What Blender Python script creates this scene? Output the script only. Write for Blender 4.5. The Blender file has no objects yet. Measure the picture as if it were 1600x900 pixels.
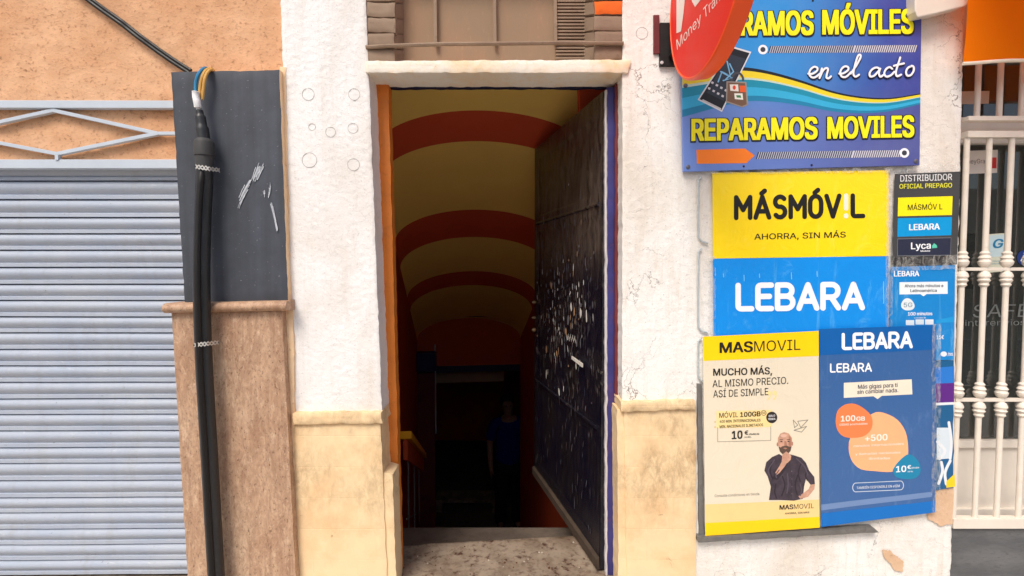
import bpy, bmesh, math, random, os
from mathutils import Vector, Matrix, noise, Euler
import numpy as np
from mathutils.geometry import tessellate_polygon, delaunay_2d_cdt

random.seed(7)
R = math.radians
scene = bpy.context.scene
COL = scene.collection

# ------------------------------------------------------------------ camera, light, exposure
F, PITCH, D, H = 750.0, R(2.3), 1.78, 1.45          # focal length in photo pixels, tilt, distance to wall, height
cam_d = bpy.data.cameras.new('camera')
cam = bpy.data.objects.new('camera', cam_d)
COL.objects.link(cam)
cam.location = (0, -D, H)
cam.rotation_euler = (R(90) - PITCH, 0, 0)
cam_d.sensor_width = 36.0
cam_d.lens = 36.0 * F / 1600.0
cam_d.clip_start, cam_d.clip_end = 0.02, 500
scene.camera = cam

SUN_EL, SUN_AZ = 52.0, -26.0
world = bpy.data.worlds.new('World')
scene.world = world
world.use_nodes = True
wn = world.node_tree
bg = wn.nodes['Background']
sky = wn.nodes.new('ShaderNodeTexSky')
sky.sky_type = 'NISHITA'
sky.sun_disc = False
sky.sun_elevation = R(SUN_EL)
sky.sun_rotation = R(180 - SUN_AZ)
sky.air_density, sky.dust_density, sky.ozone_density = 1.0, 4.0, 0.6
wn.links.new(sky.outputs[0], bg.inputs[0])
bg.inputs[1].default_value = 0.11
sd = bpy.data.lights.new('sun', 'SUN')
sd.energy, sd.angle, sd.color = 1.5, R(22), (1.0, 0.955, 0.89)
sun = bpy.data.objects.new('sun', sd)
COL.objects.link(sun)
sun.rotation_euler = (R(90 - SUN_EL), 0, R(SUN_AZ))
sun.location = (-2, -6, 8)
vs = scene.view_settings
vs.view_transform, vs.look, vs.gamma, vs.use_curve_mapping = 'Standard', 'None', 1.0, False
vs.exposure = 0.62
scene.cycles.max_bounces = 12
scene.cycles.diffuse_bounces = 8

# ------------------------------------------------------------------ helpers
CP, SP = math.cos(PITCH), math.sin(PITCH)
CAM = Vector((0, -D, H))


def ray(px, py):
    a, b = (px - 800) / F, (450 - py) / F
    return Vector((a, CP + b * SP, -SP + b * CP))


def U(px, py, y):                                    # the point of the plane y = const seen at a photo pixel
    r = ray(px, py)
    return CAM + r * ((y + D) / r.y)


def UP(px, py, co, n):                               # the same for any plane
    r = ray(px, py)
    return CAM + r * ((co - CAM).dot(n) / r.dot(n))


def S(r, g, b):
    return tuple(((c / 255) / 12.92 if c / 255 <= .04045 else ((c / 255 + .055) / 1.055) ** 2.4) for c in (r, g, b)) + (1.0,)


def nz(x, y, z=0.0):
    return noise.noise(Vector((x, y, z)))


def fbm(x, y, z=0.0):
    return nz(x, y, z) + .5 * nz(x * 2.1, y * 2.1, z + 3) + .25 * nz(x * 4.3, y * 4.3, z + 7)


class MB:
    """collects faces of one mesh, several materials allowed"""
    def __init__(s):
        s.v, s.f, s.m, s.mats, s.smooth = [], [], [], [], []

    def mi(s, mat):
        if mat not in s.mats:
            s.mats.append(mat)
        return s.mats.index(mat)

    def add(s, vs, fs, mat, smooth=False):
        o = len(s.v)
        s.v += [Vector(v) for v in vs]
        i = s.mi(mat)
        for f in fs:
            s.f.append([o + k for k in f])
            s.m.append(i)
            s.smooth.append(smooth)
        return s

    def box(s, a, b, mat):
        x0, y0, z0 = (min(p, q) for p, q in zip(a, b))
        x1, y1, z1 = (max(p, q) for p, q in zip(a, b))
        vs = [(x, y, z) for z in (z0, z1) for y in (y0, y1) for x in (x0, x1)]
        fs = [(0, 2, 3, 1), (4, 5, 7, 6), (0, 1, 5, 4), (2, 6, 7, 3), (0, 4, 6, 2), (1, 3, 7, 5)]
        return s.add(vs, fs, mat)

    def hexa(s, front, back, mat):                    # two 4-point loops
        fs = [(0, 1, 2, 3), (7, 6, 5, 4)] + [(i, i + 4, (i + 1) % 4 + 4, (i + 1) % 4) for i in range(4)]
        return s.add(list(front) + list(back), fs, mat)

    def tube(s, pts, rad, mat, n=10, cap=True, squash=None):
        pts = [Vector(p) for p in pts]
        rr = rad if isinstance(rad, (list, tuple)) else [rad] * len(pts)
        vs, fs = [], []
        up = None
        for i, p in enumerate(pts):
            t = (pts[min(i + 1, len(pts) - 1)] - pts[max(i - 1, 0)]).normalized()
            if up is None:
                up = Vector((0, 0, 1)) if abs(t.z) < .9 else Vector((0, 1, 0))
            a = (up - t * up.dot(t)).normalized()
            up = a
            b = t.cross(a)
            for k in range(n):
                an = 2 * math.pi * k / n
                vs.append(p + (a * math.cos(an) + b * math.sin(an)) * rr[i])
        for i in range(len(pts) - 1):
            for k in range(n):
                fs.append((i * n + k, i * n + (k + 1) % n, (i + 1) * n + (k + 1) % n, (i + 1) * n + k))
        s.add(vs, fs, mat, True)
        if cap:
            for c in (range(n - 1, -1, -1), range((len(pts) - 1) * n, len(pts) * n)):
                s.add([vs[k] for k in c], [tuple(range(n))], mat)
        return s

    def lathe(s, base, axis, prof, mat, n=14):        # prof: (distance along axis, radius)
        base, ax = Vector(base), Vector(axis).normalized()
        up = Vector((0, 0, 1)) if abs(ax.z) < .9 else Vector((0, 1, 0))
        a = (up - ax * up.dot(ax)).normalized()
        c = ax.cross(a)
        vs = [base + ax * h + (a * math.cos(2 * math.pi * k / n) + c * math.sin(2 * math.pi * k / n)) * r for h, r in prof for k in range(n)]
        s.add(vs, [(i * n + k, i * n + (k + 1) % n, (i + 1) * n + (k + 1) % n, (i + 1) * n + k) for i in range(len(prof) - 1) for k in range(n)], mat, True)
        s.add(vs[-n:], [tuple(range(n))], mat)
        return s

    def build(s, name, parent=None, bevel=0):
        if not s.v:
            return None
        me = bpy.data.meshes.new(name)
        if parent is not None:
            org = parent.matrix_basis.translation.copy()
            pp = parent.parent
            while pp is not None:
                org += pp.matrix_basis.translation
                pp = pp.parent
        else:
            lo = [min(v[i] for v in s.v) for i in range(3)]
            hi = [max(v[i] for v in s.v) for i in range(3)]
            org = Vector(((lo[0] + hi[0]) / 2, (lo[1] + hi[1]) / 2, lo[2]))
        me.from_pydata([tuple(v - org) for v in s.v], [], s.f)
        for m in s.mats:
            me.materials.append(m)
        me.polygons.foreach_set('material_index', s.m)
        me.polygons.foreach_set('use_smooth', s.smooth)
        me.update()
        if any(s.smooth):
            me.set_sharp_from_angle(angle=.75)
        if bevel:
            bm = bmesh.new()
            bm.from_mesh(me)
            bmesh.ops.remove_doubles(bm, verts=bm.verts, dist=1e-5)
            bmesh.ops.recalc_face_normals(bm, faces=bm.faces)
            ed = [e for e in bm.edges if len(e.link_faces) == 2 and e.calc_face_angle(0) > .6]
            bmesh.ops.bevel(bm, geom=ed, offset=bevel, segments=2, affect='EDGES', profile=.6)
            bm.to_mesh(me)
            bm.free()
        o = bpy.data.objects.new(name, me)
        COL.objects.link(o)
        if parent is not None:
            o.parent = parent
        else:
            o.location = org
        return o


def tag(o, label=None, cat=None, group=None, kind=None):
    if label:
        o['label'] = label
    if cat:
        o['category'] = cat
    if group:
        o['group'] = group
    if kind:
        o['kind'] = kind
    return o


def thing(name, label, cat, loc, group=None):
    o = bpy.data.objects.new(name, None)
    o.empty_display_size = .1
    COL.objects.link(o)
    o.location = loc
    return tag(o, label, cat, group)


# ------------------------------------------------------------------ materials
def mat(name):
    m = bpy.data.materials.new(name)
    m.use_nodes = True
    nt = m.node_tree
    return m, nt, nt.nodes['Principled BSDF']


def N(nt, t, **kw):
    n = nt.nodes.new(t)
    for k, v in kw.items():
        if k in n.inputs:
            n.inputs[k].default_value = v
        else:
            setattr(n, k, v)
    return n


def coords(nt, sx=1, sy=1, sz=1, rot=(0, 0, 0)):
    tc = N(nt, 'ShaderNodeTexCoord')
    mp = N(nt, 'ShaderNodeMapping')
    mp.inputs['Scale'].default_value = (sx, sy, sz)
    mp.inputs['Rotation'].default_value = rot
    nt.links.new(tc.outputs['Object'], mp.inputs[0])
    return mp.outputs[0]


def noise_fac(nt, co, scale, lo, hi, detail=6, rough=.6, dist=0.0):
    n = N(nt, 'ShaderNodeTexNoise', Scale=scale, Detail=detail, Roughness=rough, Distortion=dist)
    nt.links.new(co, n.inputs['Vector'])
    mr = N(nt, 'ShaderNodeMapRange')
    mr.inputs[1].default_value, mr.inputs[2].default_value = lo, hi
    nt.links.new(n.outputs['Fac'], mr.inputs[0])
    return mr.outputs[0], n.outputs['Fac']


def mix(nt, fac, a, b, blend='MIX'):
    n = N(nt, 'ShaderNodeMix', data_type='RGBA', blend_type=blend)
    for i, v in ((0, fac), (6, a), (7, b)):
        if hasattr(v, 'links') or isinstance(v, bpy.types.NodeSocket):
            nt.links.new(v, n.inputs[i])
        else:
            n.inputs[i].default_value = v
    return n.outputs[2]


def mul(nt, a, b, op='MULTIPLY'):
    n = N(nt, 'ShaderNodeMath', operation=op)
    n.use_clamp = True
    for i, v in enumerate((a, b)):
        if isinstance(v, bpy.types.NodeSocket):
            nt.links.new(v, n.inputs[i])
        else:
            n.inputs[i].default_value = v
    return n.outputs[0]


def bump(nt, bsdf, h, strength=.5, dist=.004, prev=None):
    b = N(nt, 'ShaderNodeBump', Strength=strength, Distance=dist)
    nt.links.new(h, b.inputs['Height'])
    if prev is not None:
        nt.links.new(prev, b.inputs['Normal'])
    nt.links.new(b.outputs[0], bsdf.inputs['Normal'])
    return b.outputs[0]


def worn(name, c, c2, c3, rough=.85, s_big=3, s_mid=18, s_fine=90, pit=(.6, .72), pitamt=.7, b_amt=.6, b_dist=.004,
         stretch=(1, 1, 1), big=(.42, .7), spec=.25, mid=(.5, .75), midamt=.5):
    """plaster, stone, paint: a base colour, broad patches of a second one, small pits or specks of a third"""
    m, nt, b = mat(name)
    co = coords(nt, *stretch)
    f1, _ = noise_fac(nt, co, s_big, big[0], big[1], 5, .65)
    f2, h2 = noise_fac(nt, co, s_mid, mid[0], mid[1], 8, .7, .3)
    f3, h3 = noise_fac(nt, co, s_fine, pit[0], pit[1], 4, .6, .4)
    col = mix(nt, f1, c, c2)
    col = mix(nt, mul(nt, f2, midamt), col, c2)
    col = mix(nt, mul(nt, mul(nt, f3, pitamt), mul(nt, f2, .35, 'ADD')), col, c3)
    nt.links.new(col, b.inputs['Base Color'])
    b.inputs['Roughness'].default_value = rough
    b.inputs['Specular IOR Level'].default_value = spec
    n1 = bump(nt, b, h2, b_amt, b_dist)
    bump(nt, b, h3, b_amt, b_dist * .5, n1)
    return m


def paint(name, c, rough=.5, var=.08, scale=14, spec=.4, bmp=.12, coat=0.0, metallic=0.0, dirt=None, dirtamt=.5, dscale=30):
    m, nt, b = mat(name)
    co = coords(nt)
    f, h = noise_fac(nt, co, scale, .3, .7, 6, .6)
    dark = tuple(x * (1 - var) for x in c[:3]) + (1,)
    light = tuple(min(1, x * (1 + var)) for x in c[:3]) + (1,)
    col = mix(nt, f, dark, light)
    if dirt:
        f2, h2 = noise_fac(nt, co, dscale, .55, .72, 8, .7, .5)
        col = mix(nt, mul(nt, f2, dirtamt), col, dirt)
    nt.links.new(col, b.inputs['Base Color'])
    rr = N(nt, 'ShaderNodeMapRange')
    rr.inputs[3].default_value, rr.inputs[4].default_value = max(.02, rough - .08), min(1, rough + .1)
    nt.links.new(f, rr.inputs[0])
    nt.links.new(rr.outputs[0], b.inputs['Roughness'])
    b.inputs['Specular IOR Level'].default_value = spec
    b.inputs['Metallic'].default_value = metallic
    b.inputs['Coat Weight'].default_value = coat
    b.inputs['Coat Roughness'].default_value = .12
    if bmp:
        bump(nt, b, h, bmp, .003)
    return m


def crinkle(nt, b):                                   # creased paper under cling film
    f, h = noise_fac(nt, coords(nt, 1, 1, .8), 13, .3, .7, 5, .55, 1.4)
    f2, h2 = noise_fac(nt, coords(nt, 1.4, 1, .6), 42, .3, .7, 4, .6, .8)
    n1 = bump(nt, b, h, .45, .006)
    bump(nt, b, h2, .25, .002, n1)
    b.inputs['Coat Weight'].default_value = .35
    b.inputs['Coat Roughness'].default_value = .18


_print = {}


def worn_ink(name, c, scuff, amt=.5):                # print rubbed white in places
    m, nt, b = mat(name)
    f, h = noise_fac(nt, coords(nt, 1, 1, .5), 14, .56, .74, 8, .75, 1.0)
    f2, h2 = noise_fac(nt, coords(nt, 3, 1, .25), 9, .6, .76, 6, .7, .4)
    col = mix(nt, mul(nt, f, amt), c, scuff)
    col = mix(nt, mul(nt, f2, amt * .8), col, scuff)
    nt.links.new(col, b.inputs['Base Color'])
    b.inputs['Roughness'].default_value = .4
    crinkle(nt, b)
    return m


def ink(r, g, b, rough=.42):                           # printed paper under plastic
    k = (r, g, b, rough)
    if k not in _print:
        _print[k] = paint('print_%d_%d_%d' % (r, g, b), S(r, g, b), rough, .035, 9, .4, .10, .0)
    return _print[k]



def stone_mat():
    """brown travertine: cloudy patches, pale veins along the bed, dark pits"""
    m, nt, b = mat('brown_travertine')
    co = coords(nt, 1.2, 1, .55)
    f1, h1 = noise_fac(nt, co, 5, .36, .64, 5, .6, .6)
    f2, h2 = noise_fac(nt, co, 34, .40, .64, 10, .85, .8)
    f3, h3 = noise_fac(nt, coords(nt, 1.3, 1, .7), 120, .56, .68, 6, .7, .5)
    f4, h4 = noise_fac(nt, coords(nt, 1.3, 1, .6, (0, 0, 1)), 48, .52, .72, 9, .75, 1.0)
    c = mix(nt, f1, S(212, 182, 152), S(190, 154, 124))
    f5, h5 = noise_fac(nt, coords(nt, 2.6, 1, .35, (0, 0, .4)), 9, .44, .62, 6, .7, .8)
    c = mix(nt, mul(nt, f5, .55), c, S(140, 104, 80))
    c = mix(nt, mul(nt, f2, .8), c, S(148, 110, 86))
    c = mix(nt, mul(nt, f4, .7), c, S(226, 198, 168))
    c = mix(nt, mul(nt, f3, .9), c, S(92, 64, 48))
    nt.links.new(c, b.inputs['Base Color'])
    b.inputs['Roughness'].default_value = .55
    b.inputs['Specular IOR Level'].default_value = .35
    n1 = bump(nt, b, h2, .3, .002)
    bump(nt, b, h3, .3, .0015, n1)
    return m



def plaster_mat(name, c, c2, dark, crack=.0, stain=.3):
    """chalky brushed wall paint: fine grain, faint drips and grime, hairline cracks"""
    m, nt, b = mat(name)
    co = coords(nt)
    f1, h1 = noise_fac(nt, coords(nt, 1, 1, .5), 3.0, .42, .72, 6, .65, .5)
    f2, h2 = noise_fac(nt, coords(nt, 4, 1, .35), 7, .52, .74, 7, .7, .6)
    f3, h3 = noise_fac(nt, co, 160, .60, .74, 4, .65, .3)
    f4, h4 = noise_fac(nt, co, 55, .3, .7, 8, .75, .5)
    f5, h5 = noise_fac(nt, co, 30, .66, .74, 6, .7, 1.2)
    col = mix(nt, mul(nt, f1, .8), c, c2)
    col = mix(nt, mul(nt, f2, stain), col, c2)
    col = mix(nt, mul(nt, f3, .6), col, dark)
    col = mix(nt, mul(nt, f5, .55), col, dark)
    if crack:
        n = N(nt, 'ShaderNodeTexNoise', Scale=9, Detail=5, Roughness=.6)
        nt.links.new(co, n.inputs['Vector'])
        ad = N(nt, 'ShaderNodeMix', data_type='VECTOR')
        ad.inputs[0].default_value = .16
        nt.links.new(co, ad.inputs[4])
        nt.links.new(n.outputs['Color'], ad.inputs[5])
        v = N(nt, 'ShaderNodeTexVoronoi', feature='DISTANCE_TO_EDGE', Scale=6.5)
        nt.links.new(ad.outputs[1], v.inputs['Vector'])
        r = N(nt, 'ShaderNodeMapRange')
        r.inputs[1].default_value, r.inputs[2].default_value = .010, .002
        nt.links.new(v.outputs['Distance'], r.inputs[0])
        f6, h6 = noise_fac(nt, co, 2.6, .5, .62, 4, .6)
        col = mix(nt, mul(nt, mul(nt, r.outputs[0], f6), crack), col, dark)
    nt.links.new(col, b.inputs['Base Color'])
    b.inputs['Roughness'].default_value = .92
    b.inputs['Specular IOR Level'].default_value = .2
    n1 = bump(nt, b, h4, .6, .004)
    bump(nt, b, h3, .6, .003, n1)
    return m


M_white = plaster_mat('white_plaster', S(238, 237, 235), S(216, 206, 194), S(142, 136, 130), .25, .45)
M_white_old = plaster_mat('cracked_white_plaster', S(238, 236, 231), S(214, 202, 186), S(104, 92, 82), .85, .65)
M_soffit = worn('lintel_plaster', S(236, 228, 214), S(232, 196, 140), S(170, 120, 70), .9, 2.6, 26, 60, (.62, .75), .5, .7, .004, big=(.5, .72))
M_salmon = worn('salmon_stucco', S(222, 176, 138), S(200, 148, 108), S(120, 78, 46), .93, 2.6, 16, 80, (.54, .70), .75, .7, .005, stretch=(1, 1, 1.35), mid=(.42, .72))
M_stone = stone_mat()
M_mortar = worn('beige_mortar', S(240, 210, 172), S(224, 186, 144), S(150, 110, 70), .9, 5, 25, 90, b_amt=.7)
M_taupe = worn('taupe_painted_brick', S(150, 128, 108), S(128, 106, 88), S(84, 66, 52), .8, 3, 16, 60, (.6, .75), .6, .5, .003)
M_taupe_board = worn('taupe_board', S(146, 122, 98), S(164, 126, 98), S(188, 150, 120), .75, 3, 14, 90, (.58, .72), .5, .25, .002, stretch=(1, 1, .35))
M_orange_brick = paint('bare_orange_brick', S(222, 104, 40), .85, .12, 30, .2, .4)


def shutter_mat():
    m, nt, b = mat('shutter_grey_paint')
    co = coords(nt)
    f1, h1 = noise_fac(nt, coords(nt, 1, 1, 2), 4, .35, .65, 6, .65)
    f2, h2 = noise_fac(nt, coords(nt, 2.6, 1, .5), 6, .52, .74, 8, .75, .5)
    f3, h3 = noise_fac(nt, coords(nt, .8, 1, 3.5), 34, .62, .72, 5, .65, .6)
    f4, h4 = noise_fac(nt, co, 70, .70, .76, 3, .6)
    c = mix(nt, f1, S(158, 168, 184), S(168, 175, 185))
    c = mix(nt, mul(nt, f2, .4), c, S(142, 140, 138))
    c = mix(nt, mul(nt, f3, .4), c, S(206, 210, 214))
    c = mix(nt, mul(nt, f4, .7), c, S(96, 90, 86))
    nt.links.new(c, b.inputs['Base Color'])
    b.inputs['Roughness'].default_value = .5
    b.inputs['Specular IOR Level'].default_value = .4
    bump(nt, b, h2, .12, .003)
    return m


M_shutter = shutter_mat()
M_rail = paint('pale_grey_rail_paint', S(186, 196, 206), .42, .05, 10, .45, .05)
M_pvc = paint('black_pvc', S(34, 36, 38), .38, .15, 20, .5, .05, dirt=S(80, 80, 80), dirtamt=.3)
M_rubber = paint('dark_grey_rubber', S(64, 64, 64), .6, .1, 30, .3, .1)
M_black = paint('black_cable', S(22, 20, 20), .5, .1, 30, .35, .05)
M_zinc = paint('zinc_strap', S(200, 198, 192), .4, .1, 60, .5, .1, metallic=.4)
M_blue_wire = paint('blue_wire', S(46, 130, 176), .4, .05)
M_yellow_wire = paint('ochre_wire', S(206, 160, 84), .4, .06)
M_tape = paint('white_tape', S(220, 220, 220), .5, .2, 60, .4, .5)
M_smear2 = paint('thin_white_smear', S(130, 135, 142), .7, .15, 60, .2, .3)
M_smear = paint('white_paint_smear', S(190, 194, 200), .7, .12, 60, .2, .3)
M_orange_jamb = paint('orange_frame_paint', S(216, 124, 44), .55, .12, 9, .4, .2, dirt=S(170, 88, 30), dirtamt=.5)
M_blue_frame = paint('blue_frame_paint', S(54, 52, 112), .5, .2, 16, .4, .3, dirt=S(120, 60, 70), dirtamt=.5, dscale=14)
M_navy = paint('navy_frame_paint', S(26, 26, 54), .6, .2, 16, .3, .2)
M_maroon = paint('maroon_frame_paint', S(106, 42, 44), .6, .2, 16, .3, .3)
M_chip = paint('chipped_white_edge', S(206, 200, 200), .7, .1, 40, .2, .4)
M_ochre = paint('ochre_vault_paint', S(253, 214, 116), .75, .05, 3, .25, .1)
M_red = paint('red_vault_paint', S(208, 84, 50), .75, .06, 3, .25, .1)
M_redwall = paint('red_wall_paint', S(180, 72, 36), .7, .12, 4, .25, .15)
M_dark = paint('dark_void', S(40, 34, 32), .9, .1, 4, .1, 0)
M_concrete = worn('stained_concrete', S(152, 136, 118), S(108, 90, 74), S(70, 38, 28), .85, 5, 14, 40, (.52, .64), 1.0, .6, .004, mid=(.5, .68), midamt=.7)
M_step = worn('dark_step_stone', S(104, 92, 82), S(80, 70, 62), S(56, 48, 42), .8, 5, 20, 60, b_amt=.4)
M_pave = worn('grey_paving', S(196, 190, 181), S(180, 174, 165), S(80, 76, 72), .85, .6, 6, 40, b_amt=.3)
M_asphalt = worn('asphalt', S(72, 72, 74), S(60, 60, 62), S(100, 98, 96), .9, .4, 6, 60, b_amt=.4)
M_slatestep = worn('dark_veined_slate', S(86, 88, 90), S(112, 112, 112), S(50, 52, 54), .5, 4, 10, 50, (.55, .68), .7, .35, .003, stretch=(.8, 1, 3), spec=.4)
M_grille = paint('white_grille_paint', S(226, 216, 202), .4, .05, 14, .45, .06, dirt=S(186, 170, 150), dirtamt=.35, dscale=10)
M_frame = paint('white_door_paint', S(222, 214, 202), .42, .05, 8, .45, .04)
M_steel = paint('grey_metal_frame', S(118, 116, 112), .5, .15, 30, .5, .2, metallic=.3, dirt=S(70, 60, 54), dirtamt=.6)
M_plastic = paint('greyish_clear_plastic_edge', S(178, 186, 188), .25, .1, 30, .5, .1)
M_awning_w = paint('cream_trim_cloth', S(236, 224, 206), .8, .04, 30, .1, .2)
M_hardware = paint('brassy_hardware', S(120, 98, 70), .45, .2, 40, .5, .2, metallic=.5)
M_board_edge = paint('sign_board_edge', S(150, 150, 160), .5, .1)
M_screw = paint('screw_metal', S(110, 110, 116), .4, .1, metallic=.6)


def slate_panel_mat():
    m, nt, b = mat('dark_slate_panel')
    co = coords(nt)
    fz, h = noise_fac(nt, coords(nt, 9, 1, .35), 3, .35, .68, 3, .5)
    f2, h2 = noise_fac(nt, co, 14, .4, .7, 6, .6)
    f3, h3 = noise_fac(nt, co, 120, .7, .75, 2, .5)
    c = mix(nt, fz, S(66, 70, 76), S(76, 80, 90))
    c = mix(nt, mul(nt, f2, .45), c, S(54, 57, 62))
    c = mix(nt, mul(nt, f3, .5), c, S(150, 152, 156))
    nt.links.new(c, b.inputs['Base Color'])
    b.inputs['Roughness'].default_value = .58
    b.inputs['Specular IOR Level'].default_value = .3
    bump(nt, b, h2, .15, .002)
    return m


def tile_mat():
    """yellow painted block cladding: faint joints, brown grime in its upper half"""
    m, nt, b = mat('yellow_block_cladding')
    tc = N(nt, 'ShaderNodeTexCoord')
    sp = N(nt, 'ShaderNodeSeparateXYZ')
    nt.links.new(tc.outputs['Object'], sp.inputs[0])
    cb = N(nt, 'ShaderNodeCombineXYZ')
    nt.links.new(sp.outputs[0], cb.inputs[0])
    nt.links.new(sp.outputs[2], cb.inputs[1])
    br = N(nt, 'ShaderNodeTexBrick', Scale=1.0)
    br.inputs['Mortar Size'].default_value = .0022
    br.inputs['Mortar Smooth'].default_value = .9
    br.inputs['Brick Width'].default_value = .17
    br.inputs['Row Height'].default_value = .118
    br.offset = .42
    nt.links.new(cb.outputs[0], br.inputs['Vector'])
    co = coords(nt)
    f1, h1 = noise_fac(nt, co, 5, .46, .7, 6, .65)
    f2, h2 = noise_fac(nt, coords(nt, 1.6, 1, .8), 22, .36, .68, 9, .8, .5)
    c = mix(nt, f1, S(238, 210, 166), S(230, 192, 144))
    gr = N(nt, 'ShaderNodeMapRange')                     # grime where hands and shoulders rub: a band with its own shape
    gr.inputs[1].default_value, gr.inputs[2].default_value = .36, .7
    nt.links.new(sp.outputs[2], gr.inputs[0])
    f4, h4 = noise_fac(nt, co, 4, .38, .62, 4, .6)
    g = mul(nt, mul(nt, gr.outputs[0], f4), f2)
    c = mix(nt, mul(nt, g, .85), c, S(134, 100, 66))
    f5, h5 = noise_fac(nt, co, 16, .66, .74, 8, .7, 1.0)
    c = mix(nt, mul(nt, f5, .7), c, S(124, 84, 48))
    nt.links.new(c, b.inputs['Base Color'])
    b.inputs['Roughness'].default_value = .75
    b.inputs['Specular IOR Level'].default_value = .3
    inv = mul(nt, 1.0, br.outputs['Fac'], 'SUBTRACT')
    f6, h6 = noise_fac(nt, co, 5, .42, .58, 3, .5)
    n1 = bump(nt, b, mul(nt, inv, 1.0), .3, .002)
    bump(nt, b, h2, .5, .003, n1)
    return m


def door_mat():
    m, nt, b = mat('blackened_blue_door_paint')
    co = coords(nt)
    f1, h1 = noise_fac(nt, coords(nt, 1, 1, .6), 6, .4, .66, 6, .6)
    c = mix(nt, f1, S(11, 13, 30), S(24, 22, 26))
    # torn paper and scraped paint, mostly around eye level
    tc = N(nt, 'ShaderNodeTexCoord')
    sp = N(nt, 'ShaderNodeSeparateXYZ')
    nt.links.new(tc.outputs['Object'], sp.inputs[0])
    up = N(nt, 'ShaderNodeMapRange', interpolation_type='SMOOTHSTEP')
    up.inputs[1].default_value, up.inputs[2].default_value = .62, 1.0
    nt.links.new(sp.outputs[2], up.inputs[0])
    dn = N(nt, 'ShaderNodeMapRange', interpolation_type='SMOOTHSTEP')
    dn.inputs[1].default_value, dn.inputs[2].default_value = 1.5, 1.18
    nt.links.new(sp.outputs[2], dn.inputs[0])
    zone = mul(nt, up.outputs[0], dn.outputs[0])
    f2, h2 = noise_fac(nt, coords(nt, 1, 2.2, .55), 26, .56, .60, 3, .55, 1.2)
    f3, h3 = noise_fac(nt, co, 5, .46, .6, 4, .6)
    c = mix(nt, mul(nt, mul(nt, mul(nt, f2, zone), f3), .4), c, S(150, 140, 130))
    f4, h4 = noise_fac(nt, coords(nt, 1, 5, .45), 16, .5, .68, 8, .75, 1.5)
    c = mix(nt, mul(nt, f4, .38), c, S(84, 74, 68))
    top = N(nt, 'ShaderNodeMapRange', interpolation_type='SMOOTHSTEP')
    top.inputs[1].default_value, top.inputs[2].default_value = 1.35, 1.6
    nt.links.new(sp.outputs[2], top.inputs[0])
    f5, h5 = noise_fac(nt, coords(nt, 1, 2, .7), 12, .36, .66, 8, .7, .6)
    c = mix(nt, mul(nt, top.outputs[0], mul(nt, f5, 1.0)), c, S(96, 84, 74))
    nt.links.new(c, b.inputs['Base Color'])
    b.inputs['Roughness'].default_value = .27
    b.inputs['Specular IOR Level'].default_value = .45
    n1 = bump(nt, b, h4, .5, .005)
    bump(nt, b, h2, .6, .003, n1)
    return m


def sign_mat():
    """printed blend: light blue at the upper left, navy at the right, violet below"""
    m, nt, b = mat('blue_violet_print')
    tc = N(nt, 'ShaderNodeTexCoord')
    sp = N(nt, 'ShaderNodeSeparateXYZ')
    nt.links.new(tc.outputs['Object'], sp.inputs[0])

    def rng(sock, a, bb):
        r = N(nt, 'ShaderNodeMapRange', interpolation_type='SMOOTHSTEP')
        r.inputs[1].default_value, r.inputs[2].default_value = a, bb
        nt.links.new(sock, r.inputs[0])
        return r.outputs[0]
    c = mix(nt, rng(sp.outputs[0], -.15, .42), S(44, 142, 214), S(52, 60, 150))
    low = mix(nt, rng(sp.outputs[0], -.35, .4), S(104, 134, 206), S(78, 84, 150))
    c = mix(nt, rng(sp.outputs[2], .36, .16), c, low)
    f, h = noise_fac(nt, coords(nt), 6, .4, .7, 5, .6)
    c = mix(nt, mul(nt, f, .12), c, S(150, 160, 200))
    nt.links.new(c, b.inputs['Base Color'])
    b.inputs['Roughness'].default_value = .3
    bump(nt, b, h, .05, .003)
    return m


def glass_mat():
    m, nt, b = mat('door_glass')
    nt.nodes.remove(b)
    out = nt.nodes['Material Output']
    fr = N(nt, 'ShaderNodeFresnel', IOR=2.0)
    tr = N(nt, 'ShaderNodeBsdfTransparent')
    tr.inputs[0].default_value = (.62, .68, .66, 1)
    gl = N(nt, 'ShaderNodeBsdfGlossy', Roughness=.02)
    mx = N(nt, 'ShaderNodeMixShader')
    df = N(nt, 'ShaderNodeBsdfDiffuse')                  # grey-green diffuse mixed in to stand for the pane's weak reflection
    df.inputs[0].default_value = (.30, .34, .32, 1)
    m0 = N(nt, 'ShaderNodeMixShader')
    m0.inputs[0].default_value = .10
    nt.links.new(tr.outputs[0], m0.inputs[1])
    nt.links.new(df.outputs[0], m0.inputs[2])
    nt.links.new(fr.outputs[0], mx.inputs[0])
    nt.links.new(m0.outputs[0], mx.inputs[1])
    nt.links.new(gl.outputs[0], mx.inputs[2])
    nt.links.new(mx.outputs[0], out.inputs[0])
    return m


def cloth_mat(name, c, trans=.45):
    m, nt, b = mat(name)
    out = nt.nodes['Material Output']
    f, h = noise_fac(nt, coords(nt), 300, .3, .7, 2, .5)
    b.inputs['Base Color'].default_value = c
    b.inputs['Roughness'].default_value = .85
    b.inputs['Specular IOR Level'].default_value = .1
    bump(nt, b, h, .15, .001)
    t = N(nt, 'ShaderNodeBsdfTranslucent')
    t.inputs[0].default_value = c
    mx = N(nt, 'ShaderNodeMixShader', Fac=trans)
    mx.inputs[0].default_value = trans
    nt.links.new(b.outputs[0], mx.inputs[1])
    nt.links.new(t.outputs[0], mx.inputs[2])
    nt.links.new(mx.outputs[0], out.inputs[0])
    return m


M_slate, M_tile, M_door, M_sign, M_glass = slate_panel_mat(), tile_mat(), door_mat(), sign_mat(), glass_mat()
M_awning = cloth_mat('orange_awning_cloth', S(255, 134, 12))


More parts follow.
